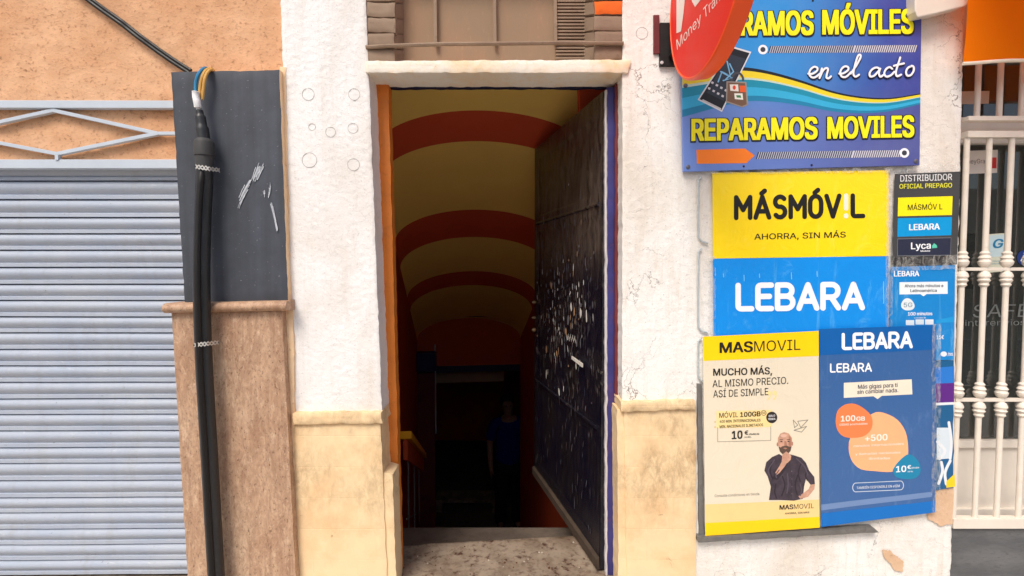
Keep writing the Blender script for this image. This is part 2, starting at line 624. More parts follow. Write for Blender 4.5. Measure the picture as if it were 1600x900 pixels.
# ------------------------------------------------------------------ shape helpers in wall coordinates
def lerp(a, b, t):
    return tuple(x + (y - x) * t for x, y in zip(a, b))


def rough_slab(mb, quad, y0, depth, m, step=.012, amp=.003, freq=14, edge=.003, seed=0.0, mside=None):
    """an uneven slab: quad = TL, TR, BR, BL photo points on the plane y0; the front is a displaced grid, the sides run back"""
    P = [U(p[0], p[1], y0) for p in quad]
    nx = max(2, int((P[1] - P[0]).length / step))
    nzz = max(2, int((P[3] - P[0]).length / step))
    vs, fs = [], []
    for j in range(nzz + 1):
        for i in range(nx + 1):
            u, v = i / nx, j / nzz
            p = P[0].lerp(P[1], u).lerp(P[3].lerp(P[2], u), v)
            onx, onz = i in (0, nx), j in (0, nzz)
            q = p.copy()
            q.y -= amp * (.6 + fbm(p.x * freq, p.z * freq, seed)) + amp * .5 * nz(p.x * 90, p.z * 90, seed)
            if onx:
                q.x += edge * fbm(p.x * 3, p.z * 22, seed + 5)
            if onz:
                q.z += edge * fbm(p.x * 22, p.z * 3, seed + 9)
            if onx or onz:
                q.y += edge * .9
            vs.append(q)
    w = nx + 1
    for j in range(nzz):
        for i in range(nx):
            fs.append((j * w + i, (j + 1) * w + i, (j + 1) * w + i + 1, j * w + i + 1))
    mb.add(vs, fs, m, True)
    rim = [i for i in range(w)] + [j * w + nx for j in range(1, nzz + 1)] + [nzz * w + i for i in range(nx - 1, -1, -1)] + [j * w for j in range(nzz - 1, 0, -1)]
    a = [vs[k] for k in rim]
    n = len(a)
    rows = [a]
    for d in (.3, 1.0):
        rows.append([Vector((p.x + edge * .4 * nz(p.x * 30, p.z * 30, d + seed) * (d < 1), y0 + depth * d, p.z)) for p in a])
    allv = [p for r in rows for p in r]
    sf = []
    for r in range(2):
        for k in range(n):
            sf.append((r * n + k, r * n + (k + 1) % n, (r + 1) * n + (k + 1) % n, (r + 1) * n + k))
    mb.add(allv, sf, mside or m, True)
    return mb


def flat_slab(mb, quad, y0, y1, m):
    f = [U(p[0], p[1], y0) for p in quad]
    return mb.hexa(f, [Vector((p.x, y1, p.z)) for p in f], m)


def curve_pts(ctrl, n=6):
    out = []
    P = [Vector(p) for p in ctrl]
    for i in range(len(P) - 1):
        p0, p1, p2, p3 = P[max(i - 1, 0)], P[i], P[i + 1], P[min(i + 2, len(P) - 1)]
        for k in range(n):
            t = k / n
            out.append(.5 * ((2 * p1) + (p2 - p0) * t + (2 * p0 - 5 * p1 + 4 * p2 - p3) * t * t + (3 * p1 - p0 - 3 * p2 + p3) * t ** 3))
    out.append(P[-1])
    return out


class Sheet:
    """a flat printed thing on the plane y; it can be slightly wavy, and prints follow the wave"""
    def __init__(s, y, amp=0.0, freq=5, seed=0):
        s.y, s.amp, s.freq, s.seed = y, amp, freq, seed

    def pt(s, px, py, lift=0.0):
        p = U(px, py, s.y)
        if s.amp:
            p.y -= s.amp * (.8 + nz(p.x * s.freq, p.z * s.freq * .7, s.seed) + .08 * nz(p.x * s.freq * 3.1, p.z * s.freq * 2.3, s.seed + 4))
        p.y -= lift * .5
        return p

    def grid(s, mb, quad, m, lift=0.0, step=14, skirt=None, rag=0):
        a, b, c, d = quad
        nx = max(1, int(math.dist(a, b) / step))
        ny = max(1, int(math.dist(a, d) / step))
        vs, fs = [], []
        for j in range(ny + 1):
            for i in range(nx + 1):
                u, v = i / nx, j / ny
                q = lerp(lerp(a, b, u), lerp(d, c, u), v)
                if rag:
                    q = (q[0] + (rag * nz(q[1] * .11, i, s.seed) if i in (0, nx) else 0), q[1] + (rag * nz(q[0] * .11, j, s.seed + 2) if j in (0, ny) else 0))
                vs.append(s.pt(q[0], q[1], lift))
        w = nx + 1
        for j in range(ny):
            for i in range(nx):
                fs.append((j * w + i, (j + 1) * w + i, (j + 1) * w + i + 1, j * w + i + 1))
        mb.add(vs, fs, m, True)
        if skirt:
            rim = list(range(w)) + [j * w + nx for j in range(1, ny + 1)] + [ny * w + i for i in range(nx - 1, -1, -1)] + [j * w for j in range(ny - 1, 0, -1)]
            a_ = [vs[k] for k in rim]
            b_ = [Vector((p.x, p.y + skirt, p.z)) for p in a_]
            n = len(a_)
            mb.add(a_ + b_, [(k, (k + 1) % n, n + (k + 1) % n, n + k) for k in range(n)], m)
            mb.add([Vector((p.x, p.y + skirt, p.z)) for p in vs], [tuple(reversed(f)) for f in fs], m)

    def blob(s, mb, pts, m, lift, rings=7):              # a large rounded patch that follows the wave
        cx, cy_ = sum(p[0] for p in pts) / len(pts), sum(p[1] for p in pts) / len(pts)
        n = len(pts)
        vs = [s.pt(cx + (x - cx) * r / rings, cy_ + (y - cy_) * r / rings, lift) for r in range(1, rings + 1) for x, y in pts] + [s.pt(cx, cy_, lift)]
        fs = [(r * n + k, r * n + (k + 1) % n, (r + 1) * n + (k + 1) % n, (r + 1) * n + k) for r in range(rings - 1) for k in range(n)]
        fs += [(k, (k + 1) % n, len(vs) - 1) for k in range(n)]
        mb.add(vs, fs, m)

    def poly(s, mb, pts, m, lift):
        vs = [s.pt(x, y, lift) for x, y in pts]
        tri = tessellate_polygon([[Vector((p[0], p[1], 0)) for p in pts]])
        fs = []
        for t in tri:
            a, b, c = (vs[k] for k in t)
            if (b - a).cross(c - a).y > 0:
                t = (t[0], t[2], t[1])
            fs.append(tuple(t))
        mb.add(vs, fs, m)

    def ellipse(s, mb, cx, cy, rx, ry, m, lift, rot=0.0, n=28, wob=0.0):
        c, si = math.cos(rot), math.sin(rot)
        pts = []
        for k in range(n):
            a = 2 * math.pi * k / n
            r = 1 + wob * math.sin(3 * a + 1)
            x, y = rx * r * math.cos(a), ry * r * math.sin(a)
            pts.append((cx + x * c - y * si, cy + x * si + y * c))
        s.poly(mb, pts, m, lift)

    def ring(s, mb, cx, cy, r0, r1, m, lift, n=26):
        vs = [s.pt(cx + r * math.cos(2 * math.pi * k / n), cy + r * math.sin(2 * math.pi * k / n), lift) for r in (r0, r1) for k in range(n)]
        mb.add(vs, [(k, (k + 1) % n, n + (k + 1) % n, n + k) for k in range(n)], m)

    def stroke(s, mb, pts, w, m, lift):                  # rounded pen stroke
        n = len(pts)
        L, Rr = [], []
        for i in range(n):
            a, b = pts[max(i - 1, 0)], pts[min(i + 1, n - 1)]
            dx, dy = b[0] - a[0], b[1] - a[1]
            l = math.hypot(dx, dy) or 1
            nx_, ny_ = -dy / l * w / 2, dx / l * w / 2
            L.append((pts[i][0] + nx_, pts[i][1] + ny_))
            Rr.append((pts[i][0] - nx_, pts[i][1] - ny_))
        vs = [s.pt(*p, lift + i * .00006) for i, p in enumerate(L)] + [s.pt(*p, lift + i * .00006) for i, p in enumerate(Rr)]
        fs = []
        for i in range(n - 1):
            fs.append((i, i + 1, n + i + 1, n + i))
        caps = []
        for (p, q) in ((pts[0], pts[1]), (pts[-1], pts[-2])):
            a0 = math.atan2(p[1] - q[1], p[0] - q[0])
            o = len(vs)
            vs += [s.pt(p[0] + w / 2 * math.cos(a0 + t), p[1] + w / 2 * math.sin(a0 + t), lift + (0 if p is pts[0] else (n - 1) * .00006)) for t in [(-.5 + k / 8) * math.pi for k in range(9)]]
            caps.append(tuple(range(o, o + 9)))
        ff = []
        for f in fs + caps:
            a, b, c = vs[f[0]], vs[f[1]], vs[f[2]]
            ff.append(f if (b - a).cross(c - a).y < 0 else tuple(reversed(f)))
        mb.add(vs, ff, m)

    def pen(s, mb, pts, w, m, lift):                     # a polyline with sharp corners: one stroke per smooth run
        run, k = [pts[0]], 0
        for i in range(1, len(pts)):
            run.append(pts[i])
            if i < len(pts) - 1:
                a = math.atan2(pts[i][1] - pts[i - 1][1], pts[i][0] - pts[i - 1][0])
                b = math.atan2(pts[i + 1][1] - pts[i][1], pts[i + 1][0] - pts[i][0])
                if abs((b - a + math.pi) % (2 * math.pi) - math.pi) > .75:
                    s.stroke(mb, run, w, m, lift + k * .00006)
                    k += 1
                    run = [pts[i]]
        s.stroke(mb, run, w, m, lift + k * .00006)
        return k + 1

    def text(s, mb, body, bl, br, cap, m, lift=.0016, bold=0.0, lean=0.0, font=None, cap2=None):
        """lettering fitted between two baseline points, cap = height of capitals in photo pixels"""
        vs, fs, x0, x1, ch = text_mesh(body, 0 if bold > 0 else bold, font)
        r = max(0, bold) * ch * 1.35
        shifts = [(0, 0)]
        if r:
            shifts += [(r * a_, r * .5 * b_) for a_, b_ in ((-1, -1), (1, -1), (1, 1), (-1, 1))] + ([] if cap < 12 else [(r, 0), (-r, 0), (r / 2, r * .5), (-r / 2, -r * .5), (r / 2, -r * .5), (-r / 2, r * .5)])
        x0, x1 = x0 - r, x1 + r
        for j, (sx, sy) in enumerate(shifts):
            out = []
            for x, y in vs:
                u = (x + sx - x0) / (x1 - x0)
                c = cap + ((cap2 or cap) - cap) * u
                q = lerp(bl, br, u)
                h = (y + sy + r * .5) / (ch + r)
                out.append(s.pt(q[0] + lean * h * c, q[1] - h * c, lift + j * .00012))
            mb.add(out, fs, m)


FONTS = {}


def get_font(n):
    if n not in FONTS:
        f = None
        try:
            f = bpy.data.fonts.load(os.path.join(bpy.utils.system_resource('DATAFILES', path='fonts'), n))
        except Exception:
            f = None
        FONTS[n] = f
    return FONTS[n]


def raw_text(body, bold, font):
    """outline of a line of text, filled by winding number (the font's contours overlap)"""
    cu = bpy.data.curves.new('t', 'FONT')
    cu.body = body
    cu.resolution_u = 4
    cu.offset = bold
    cu.fill_mode = 'NONE'
    f = get_font('Inter.woff2') if font != 'plain' else None
    if f:
        cu.font = f
    o = bpy.data.objects.new('t', cu)
    COL.objects.link(o)
    dg = bpy.context.evaluated_depsgraph_get()
    me = bpy.data.meshes.new_from_object(o.evaluated_get(dg))
    co = [Vector((v.co.x, v.co.y)) for v in me.vertices]
    nb = {}
    for ed in me.edges:
        i, j = ed.vertices
        nb.setdefault(i, []).append(j)
        nb.setdefault(j, []).append(i)
    bpy.data.objects.remove(o)
    bpy.data.meshes.remove(me)
    bpy.data.curves.remove(cu)
    edges, seen = [], set()
    for st_ in sorted(nb):
        if st_ in seen:
            continue
        i, prev = st_, None
        loop = []
        while i not in seen:
            seen.add(i)
            loop.append(i)
            nx_ = [k for k in nb[i] if k != prev and k not in seen]
            if st_ + 1 in nx_ and i == st_:
                nx_ = [st_ + 1]
            if not nx_:
                break
            prev, i = i, nx_[0]
        edges += [(loop[k], loop[(k + 1) % len(loop)]) for k in range(len(loop))]
    vs, _e, fs, _a, _b, _c = delaunay_2d_cdt(co, edges, [], 0, 1e-6)
    A = np.array([co[i] for i, j in edges])
    B = np.array([co[j] for i, j in edges])
    keep = []
    if len(fs):
        C = np.array([[sum(vs[k].x for k in f_) / len(f_), sum(vs[k].y for k in f_) / len(f_)] for f_ in fs])
        side = (B[None, :, 0] - A[None, :, 0]) * (C[:, None, 1] - A[None, :, 1]) - (B[None, :, 1] - A[None, :, 1]) * (C[:, None, 0] - A[None, :, 0])
        up = (A[None, :, 1] <= C[:, None, 1]) & (B[None, :, 1] > C[:, None, 1]) & (side > 0)
        dn = (A[None, :, 1] > C[:, None, 1]) & (B[None, :, 1] <= C[:, None, 1]) & (side < 0)
        w = up.sum(1) - dn.sum(1)
        keep = [tuple(f_) for f_, k in zip(fs, w) if k != 0]
    return [(v.x, v.y) for v in vs], keep


_caps = {}


def text_mesh(body, bold=0.0, font=None):
    vs, fs = raw_text(body, bold, font)
    k = (bold, font)
    if k not in _caps:
        h = raw_text('H', bold, font)[0]
        _caps[k] = max(v[1] for v in h) - min(v[1] for v in h)
    xs = [v[0] for v in vs]
    return vs, fs, min(xs), max(xs), _caps[k]


def arc(cx, cy, rx, ry, a0, a1, n=10):
    return [(cx + rx * math.cos(R(a0 + (a1 - a0) * k / n)), cy + ry * math.sin(R(a0 + (a1 - a0) * k / n))) for k in range(n + 1)]


GLY = {                                                  # rounded pen capitals: width, strokes
    'L': (.56, [[(0, 1), (0, .12)] + arc(.12, .12, .12, .12, 180, 270, 4)[1:] + [(.56, 0)]]),
    'E': (.56, [[(.56, 1), (.12, 1)] + arc(.12, .88, .12, .12, 90, 180, 4)[1:] + [(0, .12)] + arc(.12, .12, .12, .12, 180, 270, 4)[1:] + [(.56, 0)], [(0, .52), (.48, .52)]]),
    'B': (.64, [[(0, 0), (0, 1), (.36, 1)] + arc(.36, .76, .24, .24, 90, -90, 10)[1:] + [(0, .52)], [(.36, .52)] + arc(.37, .26, .27, .26, 90, -90, 10)[1:] + [(0, 0)]]),
    'A': (.74, [[(0, 0), (.37, 1), (.74, 0)], [(.14, .3), (.60, .3)]]),
    'R': (.64, [[(0, 0), (0, 1), (.36, 1)] + arc(.36, .73, .26, .27, 90, -90, 10)[1:] + [(0, .46)], [(.34, .46), (.64, 0)]]),
    'M': (.76, [[(0, 0), (0, 1), (.38, .38), (.76, 1), (.76, 0)]]),
    'S': (.58, [arc(.3, .75, .27, .25, 35, 250, 12) + arc(.29, .26, .28, .26, 75, -145, 12)]),
    'O': (.60, [arc(.3, .68, .3, .32, 0, 180, 10) + arc(.3, .32, .3, .32, 180, 360, 10) + [(.6, .68)]]),
    'V': (.70, [[(0, 1), (.35, 0), (.70, 1)]]),
    '!': (.14, [[(.07, 1), (.07, .38)], [(.07, .03), (.07, 0)]]),
    ' ': (.14, []),
}


def pen_text(sh, mb, body, bl, br, h, w, m, lift, gap=.3, accents=(), alt=None):
    tot = sum(GLY[c][0] for c in body) + gap * (len(body) - 1)
    x = 0
    for i, c in enumerate(body):
        gw, st = GLY[c]
        ss = list(st)
        if i in accents:
            ss = ss + [[(gw / 2 - .05, 1.17), (gw / 2 + .13, 1.3)]]
        j = 0
        for st_ in ss:
            pts = []
            for (a, b) in st_:
                q = lerp(bl, br, (x + a) / tot)
                pts.append((q[0], q[1] - b * h))
            j += sh.pen(mb, pts, w, (alt[c] if alt and c in alt else m), lift + .0002 * j)
        x += gw + gap


# ------------------------------------------------------------------ setting: street
st = MB()
st.box((-40, -3.2, -.3), (40, .6, 0), M_pave)
tag(st.build('pavement'), kind='structure')
kb = MB()
kb.box((-40, -3.36, -.3), (40, -3.2, -.003), M_pave)
tag(kb.build('kerb', bevel=.01), kind='structure')
rd = MB()
rd.box((-40, -8.5, -.4), (40, -3.36, -.13), M_asphalt)
tag(rd.build('road'), kind='structure')
gd = MB()
gd.add([(-300, -300, -.42), (300, -300, -.42), (300, 1.0, -.42), (-300, 1.0, -.42)], [(0, 1, 2, 3)], M_pave)
tag(gd.build('ground'), kind='structure')

# the houses across the street, seen only as reflections in the glass
opp = thing('terraced_house', 'plain low cream house across the street, seen only in glass reflections', 'house', (0, -11, -.13))
hb = MB()
M_opp = worn('cream_render', S(204, 190, 168), S(186, 170, 148), S(140, 126, 110), .9, .8, 6, 30)
hb.box((-16, -14, -.42), (16, -11, 3.6), M_opp)
hb.build('wall', opp)
for wx in range(-12, 13, 4):
    for wz in (.9,):
        wb = MB().box((wx - .6, -10.98, wz), (wx + .6, -11.1, wz + 1.5), M_dark)
        w_ = wb.build('window', opp)
        MB().box((wx - .7, -10.94, wz - .1), (wx + .7, -11.1, wz), M_opp).build('sill', w_)

# ------------------------------------------------------------------ left house: salmon stucco
lw = thing('stucco_house', 'rough salmon orange stucco wall above the grey shutter', 'house wall', (-2.2, .03, 0))
b = MB()
rough_slab(b, [(-260, -60), (448, -60), (448, 262), (-260, 262)], .035, .10, M_salmon, .012, .003, 16, .004, 2)
b.build('wall', lw)
b = MB()
p = U(448, -60, .035)
q = U(-260, 262, .035)
b.box((-7, .04, p.z - .01), (p.x, .2, 6.2), M_salmon)
b.box((-7, .04, 0), (q.x + .005, .2, p.z - .01), M_salmon)
b.build('upper_wall', lw)
b = MB()
zs = U(100, 893, .07).z
b.box((q.x, .03, 0), (-1.0, .3, zs - .012), M_concrete)
tag(b.build('door_sill', lw, .006), 'grey stone sill under the shutter')
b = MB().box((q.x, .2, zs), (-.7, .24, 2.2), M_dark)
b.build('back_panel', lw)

# roller shutter
sh = thing('roller_shutter', 'closed pale grey corrugated roller shutter on the left', 'shutter', (q.x / 2 - .5, .06, zs))
b = MB()
ztop, zbot = U(0, 250, .06).z, zs
edges = [60, 100, 138, 172, 207, 244, 280, 314, 349, 383, 418, 453, 488, 523, 556, 591, 627, 660, 697, 733, 765, 800, 833, 866, 897]
prof = []
last = None
for e in [25] + edges:
    py = 240 + e * 660 / 900
    zc = U(0, py, .06).z
    if last is not None:
        hgt = last - zc
        for k in range(9):                               # a convex bulge, then a narrow flat lip and the joint
            t = k / 8
            prof.append((.06 - .013 * math.sin(math.pi * min(1, t) ** .85), last - hgt * .68 * t))
        prof += [(.0575, last - hgt * .70), (.0545, last - hgt * .73), (.0535, last - hgt * .92), (.072, last - hgt * .94), (.072, last - hgt * .98)]
    last = zc
xs = [-2.75 + i * (2.75 - .98) / 40 for i in range(41)]
vs_, fs_ = [], []
for (y, z) in prof:
    for x in xs:
        dn = .0026 * nz(x * 3, z * 9, 3) + .0012 * nz(x * 14, z * 20, 6) + .004 * max(0, nz(x * 5, z * 11, 8) - .35)
        vs_.append((x, y + dn, z + .0012 * nz(x * 1.4, z * 6, 1) + .008 * (x + 1.8) * max(0, (1.2 - z))))
for j in range(len(prof) - 1):
    for i in range(40):
        fs_.append((j * 41 + i, (j + 1) * 41 + i, (j + 1) * 41 + i + 1, j * 41 + i + 1))
b.add(vs_, fs_, M_shutter)
ct = b.build('curtain', sh)
for p_ in ct.data.polygons:
    p_.use_smooth = True
bm = bmesh.new()
bm.from_mesh(ct.data)
for e in bm.edges:
    if len(e.link_faces) == 2 and e.calc_face_angle(0) > .7:
        e.smooth = False
bm.to_mesh(ct.data)
bm.free()
b = MB()
flat_slab(b, [(-280, 249), (300, 249), (300, 263), (-280, 263)], .012, .07, M_rail)
b.build('head_rail', sh, .002)
# grille above it
gr = thing('fanlight_grille', 'pale grey metal grille with a flat diamond pattern above the shutter', 'grille', (-1.8, .015, U(0, 247, .015).z))
b = MB()
flat_slab(b, [(-280, 156), (300, 157), (300, 169), (-280, 168)], .005, .03, M_rail)
b.build('top_rail', gr, .002)


def bar(mb, a, b_, w, y, dep, m):
    A, B = U(*a, y), U(*b_, y)
    t = (B - A).normalized()
    n = Vector((t.z, 0, -t.x)) * (w / F * (D + y) / 2)
    f = [A + n, B + n, B - n, A - n]
    if (f[1] - f[0]).cross(f[2] - f[0]).y > 0:
        f.reverse()
    mb.hexa(f, [p + Vector((0, dep, 0)) for p in f], m)


for a, c in (((82, 172), (245, 208)), ((88, 240), (245, 208)), ((-82, 208), (82, 172)), ((-82, 208), (88, 240)), ((245, 208), (300, 208)), ((82, 166), (82, 174)), ((88, 238), (88, 250))):
    b = MB()
    k = 5.5 if a[0] != 245 else 5
    bar(b, a, c, k, .008 + .0015 * random.random(), .016, M_rail)
    b.build('diamond_bar', gr, .001)

# cable on the stucco
b = MB()
for off, r in ((0, .0075), (4, .006)):
    pts = [(-190, -240), (-60, -146), (20, -88), (90, -35), (137, 0), (160, 17), (190, 38), (215, 58), (245, 80), (268, 96), (296, 114)]
    b.tube([U(x + off * .6, y - off, .012 - off * .001) for x, y in pts], r, M_black, 8)
tag(b.build('power_cable'), 'thick black cable running diagonally down across the salmon stucco', 'cable')

# slate panel
sp_ = thing('slate_panel', 'dark grey slate sheet with white paint smears above the stone plinth', 'panel', (-.98, -.02, U(360, 472, -.03).z))
b = MB()
quad = [(267, 112), (436, 109), (450, 470), (288, 474)]
rough_slab(b, quad, -.03, .05, M_slate, .02, .0006, 6, .0025, 3, mside=M_mortar)
b.build('sheet', sp_)
b = MB()
pan = Sheet(-.0325)
rb_ = random.Random(3)
kk = 0
for path, wd, cnt in (([(408, 258), (403, 270), (398, 282)], 9, 16), ([(390, 284), (381, 300), (373, 318)], 8, 13), ([(420, 280), (422, 294), (419, 306)], 4, 6),
                      ([(424, 318), (429, 338), (434, 362)], 4, 7), ([(412, 300), (413, 308)], 3, 3), ([(376, 314), (371, 328)], 4, 4), ([(401, 262), (394, 284)], 6, 6)):
    for q_ in range(cnt):
        ox, oy = rb_.uniform(-.5, .5) * wd, rb_.uniform(-4, 4)
        cut = rb_.uniform(.45, 1)
        pts_ = [(v.x + ox * (1 - .3 * i_ / 8) + rb_.uniform(-.3, .3), v.y + oy) for i_, v in enumerate(curve_pts([Vector((x, y, 0)) for x, y in path], 5))]
        n_ = max(2, int(len(pts_) * cut))
        i0_ = rb_.randint(0, len(pts_) - n_)
        pan.stroke(b, pts_[i0_:i0_ + n_], rb_.uniform(.5, 1.7), rb_.choice([M_smear, M_smear, M_smear2]), .00005 * kk)
        kk += 1
b.build('paint_smear', sp_)

# stone plinth
pl = thing('stone_plinth', 'speckled brown travertine plinth with a rounded cap under the slate sheet', 'plinth', (-.98, 0, 0))
b = MB()
zq = [(268, 489), (440, 486), (470, 1060), (302, 1060)]
rough_slab(b, zq, -.045, .11, M_stone, .02, .0006, 6, .002, 5)
b.build('slab', pl)
b = MB()
A, B = U(257, 482, -.06), U(449, 478, -.06)
pr = []
hh = .019
for k in range(13):
    a = -math.pi / 2 + math.pi * k / 12
    pr.append((-.052 - .022 * math.cos(a), hh * math.sin(a) * .95))
pr = [(.03, -hh)] + pr + [(.03, hh)]
vs_ = []
for X in (A, A.lerp(B, .33), A.lerp(B, .66), B):
    for y, z in pr:
        vs_.append((X.x, y, X.z + z + .0008 * random.random()))
n = len(pr)
fs_ = [(i * n + k, i * n + k + 1, (i + 1) * n + k + 1, (i + 1) * n + k) for i in range(3) for k in range(n - 1)]
b.add(vs_, fs_, M_stone, True)
b.add(vs_[:n], [tuple(range(n))], M_stone)
b.add(vs_[-n:], [tuple(range(n - 1, -1, -1))], M_stone)
b.build('cap_moulding', pl)

# conduit
cy = -.075
cd = thing('electrical_conduit', 'black conduit pipe with cut wires strapped down over slate sheet and plinth', 'pipe', (U(346, 1060, cy).x, cy, 0))


pp = [(320, 262), (319, 300), (316.5, 350), (315, 440), (318.5, 560), (326.5, 700), (338, 900), (348, 1050)]
b = MB()


def cdep(y):
    t_ = min(1, max(0, (y - 300) / 170))
    return .018 * t_ * t_ * (3 - 2 * t_)


b.tube(curve_pts([U(x, y, cy - cdep(y)) for x, y in pp]), .0268, M_pvc, 18)
b.build('pipe', cd)
b = MB()
b.tube(curve_pts([U(319, 250, cy), U(315, 276, cy - .024)] + [U(x - 6.5, y, cy - .028 - cdep(y)) for x, y in pp[1:]]), .0105, M_black, 10)
b.build('cable', cd)
b = MB()
b.lathe(U(320, 262, cy), U(319, 218, cy) - U(320, 262, cy), [(0, .0285), (.04, .0285), (.041, .0318), (.086, .0318), (.094, .029), (.1, .023)], M_rubber, 18)
b.build('coupling', cd)
b = MB()
b.tube(curve_pts([U(319, 222, cy), U(316, 200, cy), U(313, 182, cy), U(311, 172, cy)]), [.02] * 7 + [.0165] * 6 + [.012] * 5 + [.009], M_pvc, 12)
b.build('cable_boot', cd)
b = MB()
b.tube(curve_pts([U(311, 179, cy), U(310, 171, cy), U(308, 160, cy - .004), U(306, 150, cy), U(306, 143, cy)]), [.003] * 2 + [.006] * 6 + [.012] * 15 + [.013] + [.011], M_tape, 10)
b.build('tape_wrap', cd)
for m_, ctrl in ((M_blue_wire, [(306, 150), (306, 130), (310, 116), (318, 107), (324, 107), (325, 113)]), (M_yellow_wire, [(312, 152), (313, 134), (317, 118), (323, 109), (330, 108), (331, 114)]), (M_yellow_wire, [(316, 156), (318, 138), (321, 120), (327, 110), (333, 109), (334, 115)])):
    b = MB()
    dy = [0, 0, 0, .018, .045, .055]
    b.tube(curve_pts([U(x, y, cy + .01 + d) for (x, y), d in zip(ctrl, dy)]), .0052, m_, 8)
    b.build('wire', cd)
for cx, cyy, tilt in ((319, 264, 3), (317, 540, -2)):
    b = MB()
    yb = cy - (.062 if cyy > 430 else .039)
    row = []
    for k in range(15):
        t = k / 14
        x = cx - 13.5 + 38 * t
        yy = yb + (.0 if t < .55 else .055 * ((t - .55) / .45)) + (.016 * (1 - t / .25) if t < .25 else 0)
        row.append(U(x, cyy - 2 + tilt * (t * 2 - .6), yy) + Vector((0, 0, .0015 * nz(k * .7, cyy))))
    for w_ in (.0088,):
        lo_ = [p - Vector((0, 0, w_ * (.75 + .25 * math.cos(k * math.pi)))) for k, p in enumerate(row)]
        hi_ = [p + Vector((0, 0, w_ * (.75 + .25 * math.cos(k * math.pi)))) for k, p in enumerate(row)]
        b.add(lo_ + hi_, [(k, k + 1, 16 + k, 15 + k) for k in range(14)], M_zinc, True)
    for k in range(0, 15, 2):
        p = row[k]
        b.add([p + Vector((.0030 * math.cos(2 * math.pi * q / 9), -.0012, .0030 * math.sin(2 * math.pi * q / 9))) for q in range(9)], [tuple(range(9))], M_black)
    b.build('strap', cd)

# ------------------------------------------------------------------ white house: piers, lintel, wall, cladding
hs = thing('white_house', 'white plastered house front with a yellow base around the open doorway', 'house front', (0, 0, 0))
b = MB()
rough_slab(b, [(437, -60), (569, -60), (597, 652), (456, 652)], 0, .15, M_white, .006, .0015, 60, .003, 11)
pier = b.build('pier', hs)
b = MB()
M_ringgrey = paint('grey_filler_edge', S(176, 172, 166), .9, .1)
for cx, cyy, r in ((481, 147, 9), (553, 147, 8.5), (487, 198, 5), (516, 206, 7.5), (551, 200, 7.5), (483, 250, 11), (552, 257, 9)):
    p_ = U(cx, cyy, -.004)
    rr = r / F * D
    b = MB()
    cc_ = p_ + Vector((0, .0030, 0))
    b.tube([cc_ + Vector((rr * 1.03 * math.cos(2 * math.pi * q / 20), 0, rr * 1.03 * math.sin(2 * math.pi * q / 20) * (1 + .05 * nz(q, rr * 90)))) for q in range(20)] + [cc_ + Vector((rr * 1.03, 0, 0))], .0011, M_ringgrey, 5, cap=False)
    b.build('hole_patch', pier)
# mortar strip beside the pier
b = MB()
rough_slab(b, [(436, 105), (446, 105), (454, 480), (446, 480)], -.006, .05, M_mortar, .01, .003, 30, .004, 4)
rough_slab(b, [(440, 478), (457, 478), (466, 1060), (453, 1060)], -.012, .05, M_mortar, .01, .003, 30, .004, 6)
b.build('mortar_strip', hs)
# lintel
b = MB()
rough_slab(b, [(569.5, 95), (986, 93), (982, 113), (571, 113)], -.012, .16, M_soffit, .008, .0014, 34, .0028, 21)
b.build('lintel', hs)
# right wall
b = MB()
rough_slab(b, [(973, -60), (1508, -60), (1482, 1060), (972, 1060)], 0, .15, M_white_old, .007, .0016, 50, .003, 31)
wall = b.build('wall', hs)
b = MB()
cc_ = U(1003, 52, -.001)
b.tube([cc_ + Vector((.021 * math.cos(2 * math.pi * q / 20), 0, .021 * math.sin(2 * math.pi * q / 20))) for q in range(21)], .0011, M_ringgrey, 5, cap=False)
b.build('hole_patch', wall)
# patches of bare render under the posters
b = MB()
ws = Sheet(-.0065)
M_bare = worn('bare_beige_render', S(218, 184, 152), S(196, 160, 126), S(120, 90, 66), .9, 5, 25, 80)
for pg in ([(1452, 760), (1490, 755), (1489, 818), (1470, 822), (1450, 812)], [(1378, 858), (1392, 862), (1404, 872), (1412, 878), (1411, 893), (1398, 892), (1390, 880), (1382, 872)]):
    b = MB()
    fine_ = []
    for (xa_, ya_), (xb2, yb2) in zip(pg, pg[1:] + pg[:1]):
        for q_ in range(6):
            t_ = q_ / 6
            x_, y_ = xa_ + (xb2 - xa_) * t_, ya_ + (yb2 - ya_) * t_
            fine_.append((x_ + 2.6 * nz(x_ * .35, y_ * .35, 2), y_ + 2.6 * nz(x_ * .35, y_ * .35, 9)))
    ws.poly(b, fine_, M_bare, 0)
    b.build('bare_patch', wall)
# yellow base, left and right
for quad_, led, sd_ in (([(458, 662), (594, 658), (612, 1060), (467, 1060)], [(456, 646), (596, 644), (597, 661), (457, 664)], 41),
                        ([(975, 640), (1088, 634), (1088, 1060), (982, 1060)], [(970, 628), (1087, 626), (1088, 640), (971, 643)], 43)):
    b = MB()
    rough_slab(b, quad_, -.012, .16, M_tile, .012, .0016, 14, .003, sd_)
    base = b.build('base_cladding', hs)
    b = MB()
    rough_slab(b, led, -.026, .12, M_tile, .008, .0025, 30, .004, sd_ + 1)
    b.build('ledge', base)
b = MB()
rough_slab(b, [(594, 738), (613, 742), (624, 1060), (604, 1060)], -.004, .1, M_tile, .01, .0015, 14, .003, 47)
b.build('corner_block', hs)
# reveals: right bevel beside the door frame
b = MB()
rough_slab(b, [(964, 640), (985, 640), (990, 1060), (968, 1060)], -.004, .12, M_tile, .01, .002, 14, .003, 48)
b.build('corner_block', hs)
